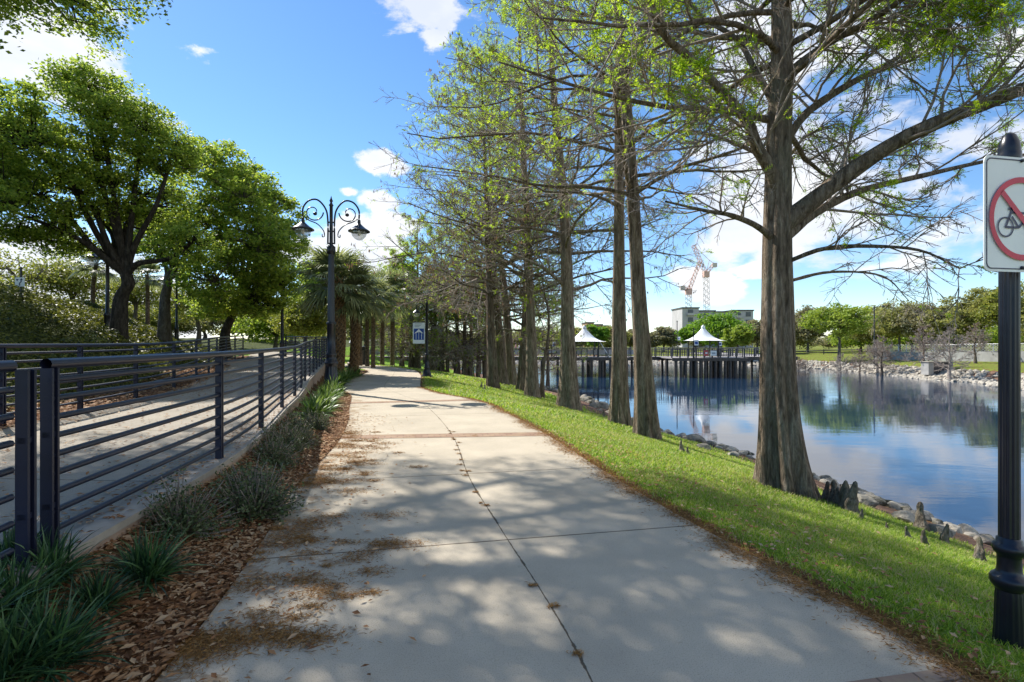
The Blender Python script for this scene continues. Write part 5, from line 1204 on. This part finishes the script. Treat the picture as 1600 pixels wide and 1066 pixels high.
# ------------------------------------------------------------------ grass
def shore_t(x, y): return (x-xPR(y))/np.maximum(xSH(y)-xPR(y), .1)
def grass(n, y0, y1, xspan, h, w, seed):
    rg = np.random.default_rng(seed); y = rg.uniform(y0, y1, n); x = xPR(y)+rg.uniform(.0, xspan, n)
    t = shore_t(x, y); e = x-xPR(y); keep = (t < np.interp(y, [3, 8, 13, 18], [.54, .56, .68, .79])) & (x/y < 1.12) & (rg.uniform(size=n) < sst(e/.35)*.95+.05) & (rg.uniform(size=n) < 1-sst((t-np.interp(y, [3, 8, 13, 18], [.40, .42, .52, .56]))/.18)*.9)
    bare = np.sin(x*2.3+1)*np.sin(y*1.9)+np.sin(x*5.1)*np.sin(y*4.7+2)*.6
    keep &= rg.uniform(size=n) < np.clip(.95+bare*.4, .3, 1)
    x, y = x[keep], y[keep]; n = len(x); z = ground(x, y)-.005; h = h*rg.uniform(.5, 1.3, n); az = rg.uniform(0, 2*PI, n); l = rg.uniform(.25, .9, n)
    d = np.stack([np.cos(az)*l, np.sin(az)*l, np.ones(n)], 1); s = np.stack([-np.sin(az), np.cos(az), 0*az], 1)*w/2
    p0 = np.stack([x, y, z], 1); p1 = p0+d*(h*.55)[:, None]; d2 = unit(d+np.stack([np.cos(az)*l*1.2, np.sin(az)*l*1.2, -.35+0*az], 1)); p2 = p1+d2*(h*.6)[:, None]
    V = np.stack([p0-s, p0+s, p1+s*.8, p1-s*.8, p2], 1).reshape(-1, 3); b = np.arange(n)*5
    return V, np.stack([b, b+1, b+2, b+3], 1), np.stack([b+3, b+2, b+4], 1)
m = M()
for a in ((150000, 1.8, 6.5, 4.6, .042, .0055, 1), (110000, 6, 12, 7, .05, .009, 2), (60000, 11, 24, 9, .07, .018, 3), (30000, 24, 45, 12, .08, .035, 4)): m.add(*grass(*a))
o = part('grass', m, 'grass_blades'); tag(o, 'bright green lawn grass on the lake bank beside the path', 'grass', kind='stuff')
# ------------------------------------------------------------------ fallen leaves and needles
def litter(name, x, y, size, seed, mat, label, asp=.45, dz=.008, curl=.6, zfn=None):
    rg = np.random.default_rng(seed); z = (ground(x, y) if zfn is None else zfn(x, y))+dz+rg.uniform(0, .018, len(x)); az = rg.uniform(0, 2*PI, len(x))
    D = np.stack([np.cos(az), np.sin(az), rg.normal(size=len(x))*.22*curl], 1); sz = size*rg.uniform(.6, 1.35, len(x)); D = unit(D); Wd = unit(np.cross(D, A([0, 0, 1.])+rg.normal(size=(len(x), 3))*.3*curl)); C = np.stack([x, y, z], 1)
    up = A([0, 0, 1.])*(sz*.12*curl)[:, None]; s = sz[:, None]
    V = np.stack([C-D*s*.5, C+Wd*s*asp*.5+up, C+D*s*.5, C-Wd*s*asp*.5+up, C], 1).reshape(-1, 3); b = np.arange(len(x))*5
    m = M(); m.add(V, None, np.concatenate([np.stack([b, b+1, b+4], 1), np.stack([b+1, b+2, b+4], 1), np.stack([b+2, b+3, b+4], 1), np.stack([b+3, b, b+4], 1)])); o = part(name, m, mat, None, False); tag(o, label, 'leaf litter', kind='stuff')
rg = np.random.default_rng(88)
n = 26000; y = 1.6+rg.uniform(0, 1, n)**1.5*13.5; u = rg.uniform(-.04, 1, n); x = xPL(y)+(xRR(y)-xPL(y))*u
litter('fallen_leaves', x, y, .048*rg.choice([.6, 1, 1.5], n, p=[.45, .42, .13]), 1, 'dead_leaves', 'brown fallen leaves covering the planting bed beside the railing')
n = 700; y = rg.uniform(1.8, 11, n); x = xPL(y)+np.abs(rg.normal(size=n))*.45
litter('scattered_leaves', x, y, .05, 2, 'dead_leaves', 'loose fallen leaves on the left side of the concrete path', zfn=lambda a, b: 0*a+.0)
n = 1000; y = rg.uniform(1.9, 9, n); x = xPR(y)+np.abs(rg.normal(size=n))*.7+.02
litter('lawn_leaves', x, y, .045, 3, 'dead_leaves', 'orange and tan fallen leaves lying in the grass by the path', dz=.03)
n = 5000; y = rg.uniform(6, 20, n); x = xRL(y)-rg.uniform(-.35, 1.9, n)
litter('bank_leaves', x, y, .09, 4, 'dead_leaves', 'fallen leaves and chips between the ramp and the hedge bank', dz=.02, zfn=lambda a, b: np.maximum(ground(a, b), zr(b)+.05))
n = 4000; y = rg.uniform(2, 20, n); x = xRR(y)+(xRL(y)-xRR(y))*rg.uniform(.02, 1, n)
litter('ramp_leaves', x, y, .05, 5, 'dead_leaves', 'sparse fallen leaves scattered over the ramp', zfn=lambda a, b: zr(b)+.07*(xRR(b)-a)/(xRR(b)-xRL(b)))
n = 1500; y = rg.uniform(1.5, 12, n); x = xRR(y)+rg.uniform(-.35, .08, n)
litter('edge_leaves', x, y, .045, 12, 'dead_leaves', 'fallen leaves gathered along the foot of the pipe railing', zfn=lambda a, b: zr(b)+.02)
def needles(name, x, y, z, seed, label):
    rg = np.random.default_rng(seed); n = len(x); az = rg.uniform(0, 2*PI, n); D = np.stack([np.cos(az), np.sin(az), rg.normal(size=n)*.12], 1)
    m = M(); m.leaves(np.stack([x, y, z+rg.uniform(.002, .016, n)], 1), .035, rg, .12, .8, D); o = part(name, m, 'needles'); tag(o, label, 'leaf litter', kind='stuff')
n = 46000; y = 1.8+rg.uniform(0, 1, n)**1.4*16; off = rg.normal(size=n)*.075+.02+.05*np.sin(y*3.1)+.03*np.sin(y*9.3); big = rg.uniform(size=n) < .22; off = np.where(big, off-np.abs(rg.normal(size=n))*.10, off)
x = xPR(y)+off; needles('needle_litter', x, y, np.maximum(ground(x, y), np.where(x < xPR(y), 0.0, -.02)), 6, 'rust brown cypress needles banked along the grass edge of the path')
n = 16000; y = 4+rg.uniform(0, 1, n)*13; x = xSH(y)-np.abs(rg.normal(size=n))*1.0-.1
needles('bank_needles', x, y, ground(x, y), 9, 'rust brown needles on the bare soil between lawn and waterline')
# patches of needles on the left half of the path
cx, cy, cr = [], [], []
for k in range(120):
    yy = 1.9+rg.uniform()**1.3*7; uu = abs(rg.normal())*.12; cx.append(xPL(yy)+uu*(xPR(yy)-xPL(yy))); cy.append(yy); cr.append(rg.uniform(.03, .14)*(1.4-uu))
for k in range(22):
    yy = rg.uniform(1.9, 9); cx.append(float(xPL(yy-.0)+.53*(xPR(yy)-xPL(yy)))+rg.normal()*.02); cy.append(yy); cr.append(rg.uniform(.01, .03))
cx, cy, cr = A(cx), A(cy), A(cr); per = (cr*2600).astype(int); idx = np.repeat(np.arange(len(cx)), per)
x = cx[idx]+rg.normal(size=len(idx))*cr[idx]*.75; y = cy[idx]+rg.normal(size=len(idx))*cr[idx]*.42; keep = x > xPL(y)-.1
needles('path_needle_patches', x[keep], y[keep], 0*x[keep]+.0, 7, 'brown patches of cypress needles on the concrete path')
# ------------------------------------------------------------------ rocks
def rock_mesh(seed, mat, sub=2):
    import bmesh
    from mathutils import noise
    bm = bmesh.new(); bmesh.ops.create_icosphere(bm, subdivisions=sub, radius=1); rg = np.random.default_rng(seed); o = Vector(rg.uniform(-50, 50, 3))
    pl_ = [(Vector(unit(rg.normal(size=3))), rg.uniform(.55, .85)) for _ in range(7)]
    for v in bm.verts:
        for nn, dd in pl_:
            k = v.co.dot(nn)
            if k > dd: v.co -= nn*(k-dd)*.9
        v.co *= 1+.16*noise.noise(v.co*1.3+o)+.06*noise.noise(v.co*4+o)
    me = bpy.data.meshes.new('rock'); bm.to_mesh(me); bm.free(); me.materials.append(MAT[mat]); return me
rm = [rock_mesh(400+k, 'rock_grey' if k < 4 else 'rock_pale', 3) for k in range(6)]
rg = np.random.default_rng(99); cnt = 0
G8 = 'rocks along the near waterline'
spots = []
for (a, b, n, s0, s1) in ((9, 16, 100, .06, .20), (16, 26, 56, .10, .28), (26, 44, 44, .2, .42)):
    for k in range(n):
        y = rg.uniform(a, b); spots.append((float(xSH(y))-rg.uniform(-.25, 1.3)*(1 if rg.uniform() < .8 else 1.6), y, rg.uniform(s0, s1)))
for x_, y_, s_ in spots:
    z = float(ground(x_, y_)); o = link('rock', rm[rg.integers(6)], None, (x_, y_, z+s_*.12)); o.scale = (s_*rg.uniform(.9, 1.5), s_*rg.uniform(.8, 1.2), s_*rg.uniform(.5, .8)); o.rotation_euler = (rg.uniform(-.3, .3), rg.uniform(-.3, .3), rg.uniform(0, 6))
    tag(o, 'grey weathered rock among many alike along the near waterline below the cypresses', 'rock', G8)
# larger rocks one can point at
for (x, y, s, lab) in ((1165, 712, .32, 'pale flat rock at the water edge left of the largest trunk'), (1145, 714, .26, 'grey lichened rock left of the pale flat one by the water'), (1100, 703, .26, 'brown grey rock at the water between second and largest trunk'), (1290, 752, .3, 'pale rock directly behind the cypress knees right of the largest trunk'), (1350, 790, .3, 'mossy grey rock right of the tall twin knees'), (1470, 838, .26, 'dark mossy rock between the knees near the fluted pole'), (1590, 870, .3, 'dark rock at the waterline right behind the fluted pole'), (1420, 818, .3, 'grey rock at the waterline behind the lone tall knee'), (1540, 850, .26, 'rounded dark rock left of the fluted pole by the water')):
    p = gp(x, y); o = link('rock', rm[int(x) % 6], None, (p[0], p[1], p[2]+s*.2)); s *= .55; o.scale = (s*1.4, s, s*.65); o.rotation_euler = (.1, .2, x); tag(o, lab, 'rock', 'single rocks by the water')
# far riprap as one mass
lo = rock_mesh(450, 'rock_pale', 1); V0 = A([v.co[:] for v in lo.vertices]); T0 = A([list(p.vertices) for p in lo.polygons])
n = 5200; seg = np.diff(FAp, axis=0); Ls = np.linalg.norm(seg, axis=1); cum = np.concatenate([[0], np.cumsum(Ls)])/Ls.sum(); t = rg.uniform(.25, .97, n); fx = np.interp(t, cum, FAp[:, 0]); fy = np.interp(t, cum, FAp[:, 1])
dx = np.interp(t, cum[:-1], seg[:, 0]/(Ls+1e-9)); dy = np.interp(t, cum[:-1], seg[:, 1]/(Ls+1e-9)); off = rg.uniform(-.4, 3.0, n); x = fx+dy*off; y = fy-dx*off; z = ground(x, y)
s = rg.uniform(.14, .34, n); R_ = rg.uniform(0, 6.28, n); c_, s_ = np.cos(R_), np.sin(R_); fl = rg.uniform(.55, .95, n)
VV = V0[None]*s[:, None, None]*A([1.3, 1, 1])[None, None]; VV[..., 2] *= fl[:, None]; xr = VV[..., 0]*c_[:, None]-VV[..., 1]*s_[:, None]; yr = VV[..., 0]*s_[:, None]+VV[..., 1]*c_[:, None]
VV = np.stack([xr+x[:, None], yr+y[:, None], VV[..., 2]+z[:, None]+.05], -1); m = M(); m.add(VV.reshape(-1, 3), None, (T0[None]+(np.arange(n)*len(V0))[:, None, None]).reshape(-1, 3)); o = part('riprap', m, 'rock_pale', None, False); tag(o, 'band of pale broken riprap stone lining the far bank', 'riprap', kind='stuff')
# ------------------------------------------------------------------ cypress knees
def knee_mesh(seed, twin=False):
    rg = np.random.default_rng(seed); m = M()
    for k in range(2 if twin else 1):
        c = A([rg.normal()*.02, rg.normal()*.02]) if k == 0 else A([.16, .03]); h = 1. if k == 0 else .8; ph = rg.uniform(0, 6, 4); rows, S = 26, 18; a = np.arange(S)*2*PI/S; V = []
        for i in range(rows):
            t = i/(rows-1); r = .27*(1-t)**.33*(.62+.62*math.exp(-t*4))*(1+.12*math.sin(t*9+ph[0])+.07*math.sin(t*21+ph[1])) if t < 1 else .001
            rr = r*(1+.16*np.sin(a*3+ph[2]+t*3)+.10*np.sin(a*5+ph[3]-t*4))
            V.append(np.stack([c[0]+.06*math.sin(t*4+ph[0])+rr*np.cos(a), c[1]+.05*math.sin(t*3+ph[1])+rr*np.sin(a), np.full(S, t*h-.12)], 1))
        i = np.arange(rows-1)[:, None]*S; j = np.arange(S)[None]; m.add(np.concatenate(V), np.stack([i+j, i+(j+1) % S, i+S+(j+1) % S, i+S+j], -1).reshape(-1, 4))
    return m.mesh('cypress_knee', 'knee_bark', True)
km = [knee_mesh(500+k, k in (1,)) for k in range(5)]
for i, (x, y, hp, k, lab) in enumerate([(1290, 783, 32, 0, 'stubby knee touching the right root of the largest trunk'), (1302, 788, 38, 2, 'lumpy knee second right of the largest trunk'), (1311, 792, 30, 3, 'short knee in the cluster right of the largest trunk'), (1321, 796, 46, 1, 'tall twin pointed knee in the cluster'), (1333, 803, 52, 4, 'tallest pointed knee in the cluster right of the largest trunk'), (1345, 812, 18, 0, 'low dark knee at the right end of the cluster'),
        (1438, 828, 44, 2, 'lone tall knee standing by the water'), (1418, 842, 20, 3, 'small knee left of the lone tall one'), (1445, 853, 26, 0, 'round topped knee in front of the lone tall one'), (1478, 850, 32, 4, 'slim knee right of the lone tall one'), (1527, 876, 38, 3, 'lumpy knee closest to the fluted pole'), (1385, 828, 12, 0, 'tiny knee on the soil between the two knee groups'),
        (1065, 706, 18, 2, 'knee between the second trunk and the water'), (1075, 710, 12, 0, 'low knee right beside the one by the second trunk'), (988, 668, 14, 3, 'small knee showing between the two pale front trunks'), (752, 606, 10, 0, 'tiny knee left of the leaning trio'), (757, 609, 8, 2, 'tiniest knee on the lawn left of the leaning trio'), (943, 652, 12, 4, 'small knee left of the pale straight trunk')]):
    p = gp(x, y); d = p[1]; s = hp*d/F*1.05; o = link('cypress_knee', km[k], None, tuple(p)); o.scale = (s*.9, s*.9, s*1.08); o.rotation_euler = (0, 0, i*1.3); tag(o, lab, 'cypress knee', 'cypress knees on the bank')
# ------------------------------------------------------------------ light and sky
sd = Vector((-3.8, 3.3, 4.95)).normalized()
el = math.asin(sd.z); az = math.atan2(sd.x, sd.y)
sun = bpy.data.lights.new('sun', 'SUN'); sun.energy = 4.9; sun.angle = math.radians(.53); sun.color = (1, .95, .87)
so = bpy.data.objects.new('sun', sun); COL.objects.link(so); so.rotation_euler = (-sd).to_track_quat('-Z', 'Y').to_euler(); so.location = (-20, 20, 40)
w = bpy.data.worlds.new('World'); SC.world = w; w.use_nodes = True; nt = w.node_tree; nt.nodes.clear(); n = N(nt)
sky = n.n('ShaderNodeTexSky', sky_type='NISHITA', sun_disc=False, sun_elevation=el, sun_rotation=az, altitude=0, air_density=.9, dust_density=.05, ozone_density=3.0)
gen = n.n('ShaderNodeTexCoord').outputs['Generated']
st = n.mapping(gen, (1, 1, 1.9))
nz = n.noise(st, 7.5, 12, .62, .25); nz2 = n.noise(st, 2.2, 5, .55)
def cdir(px, py):
    d = A([(px-800)/F, 1, -(py-HZ)/F]); d /= np.linalg.norm(d); return (d[0], d[1], d[2]*1.9)
dens = None
for (px, py, r) in ((45, 80, .13), (-20, 40, .17), (90, 120, .06), (670, 18, .085), (680, 60, .05), (596, 252, .045), (618, 262, .03), (592, 312, .045), (548, 375, .10), (585, 400, .08), (500, 395, .09), (610, 350, .05), (590, 430, .10), (545, 300, .02), (1090, 440, .07), (1130, 455, .05), (40, 480, .25), (1180, 420, .04)):
    d = n.n('ShaderNodeVectorMath', operation='DISTANCE'); n.set(d.inputs[0], st); d.inputs[1].default_value = cdir(px, py)
    k = n.math('SUBTRACT', 1.0, n.math('DIVIDE', d.outputs['Value'], r))
    k = n.math('MAXIMUM', k, -1.5)
    dens = k if dens is None else n.math('MAXIMUM', dens, k)
blob = n.mr(n.math('ADD', n.math('MULTIPLY', dens, .55), n.math('MULTIPLY', n.math('SUBTRACT', nz, .5), 1.9)), .0, .22)
# broad broken cloud over the lake side, clear to the left
sx = n.n('ShaderNodeSeparateXYZ'); n.set(sx.inputs[0], gen)
side = n.mr(sx.outputs[0], .02, .42, -.45, .10); hi = n.mr(sx.outputs[2], .06, .22, -.12, .03)
br = n.mr(n.math('ADD', n.math('ADD', n.math('ADD', n.math('MULTIPLY', nz2, .55), n.math('MULTIPLY', nz, .5)), side), hi), .545, .64)
low = n.mr(n.math('ADD', n.math('MULTIPLY', nz, 1.0), n.mr(sx.outputs[2], .0, .11, .12, -.45)), .56, .68)
cl = n.math('MAXIMUM', n.math('MAXIMUM', blob, br), low)
cl = n.math('MULTIPLY', cl, n.mr(sx.outputs[2], -.01, .01))
hs = n.n('ShaderNodeHueSaturation'); hs.inputs['Saturation'].default_value = 1.15; n.set(hs.inputs['Color'], sky.outputs[0])
bg = n.n('ShaderNodeBackground'); n.set(bg.inputs[0], hs.outputs[0]); bg.inputs[1].default_value = .125
cc = n.ramp(n.noise(st, 4.0, 6), [(.38, (.74, .79, .89)), (.62, (1.0, 1.0, 1.0))])
bg2 = n.n('ShaderNodeBackground'); n.set(bg2.inputs[0], cc); bg2.inputs[1].default_value = .70
mx = n.n('ShaderNodeMixShader'); n.set(mx.inputs[0], n.math('MULTIPLY', cl, .93)); n.set(mx.inputs[1], bg.outputs[0]); n.set(mx.inputs[2], bg2.outputs[0])
ow = n.n('ShaderNodeOutputWorld'); nt.links.new(mx.outputs[0], ow.inputs[0])
SC.view_settings.view_transform = 'Standard'; SC.view_settings.look = 'None'; SC.view_settings.exposure = 0.72; SC.view_settings.gamma = 1
w.cycles.sampling_method = 'MANUAL'; w.cycles.sample_map_resolution = 512
SC.cycles.max_bounces = 5; SC.cycles.diffuse_bounces = 2; SC.cycles.transparent_max_bounces = 8; SC.cycles.transmission_bounces = 4; SC.cycles.caustics_reflective = False; SC.cycles.caustics_refractive = False
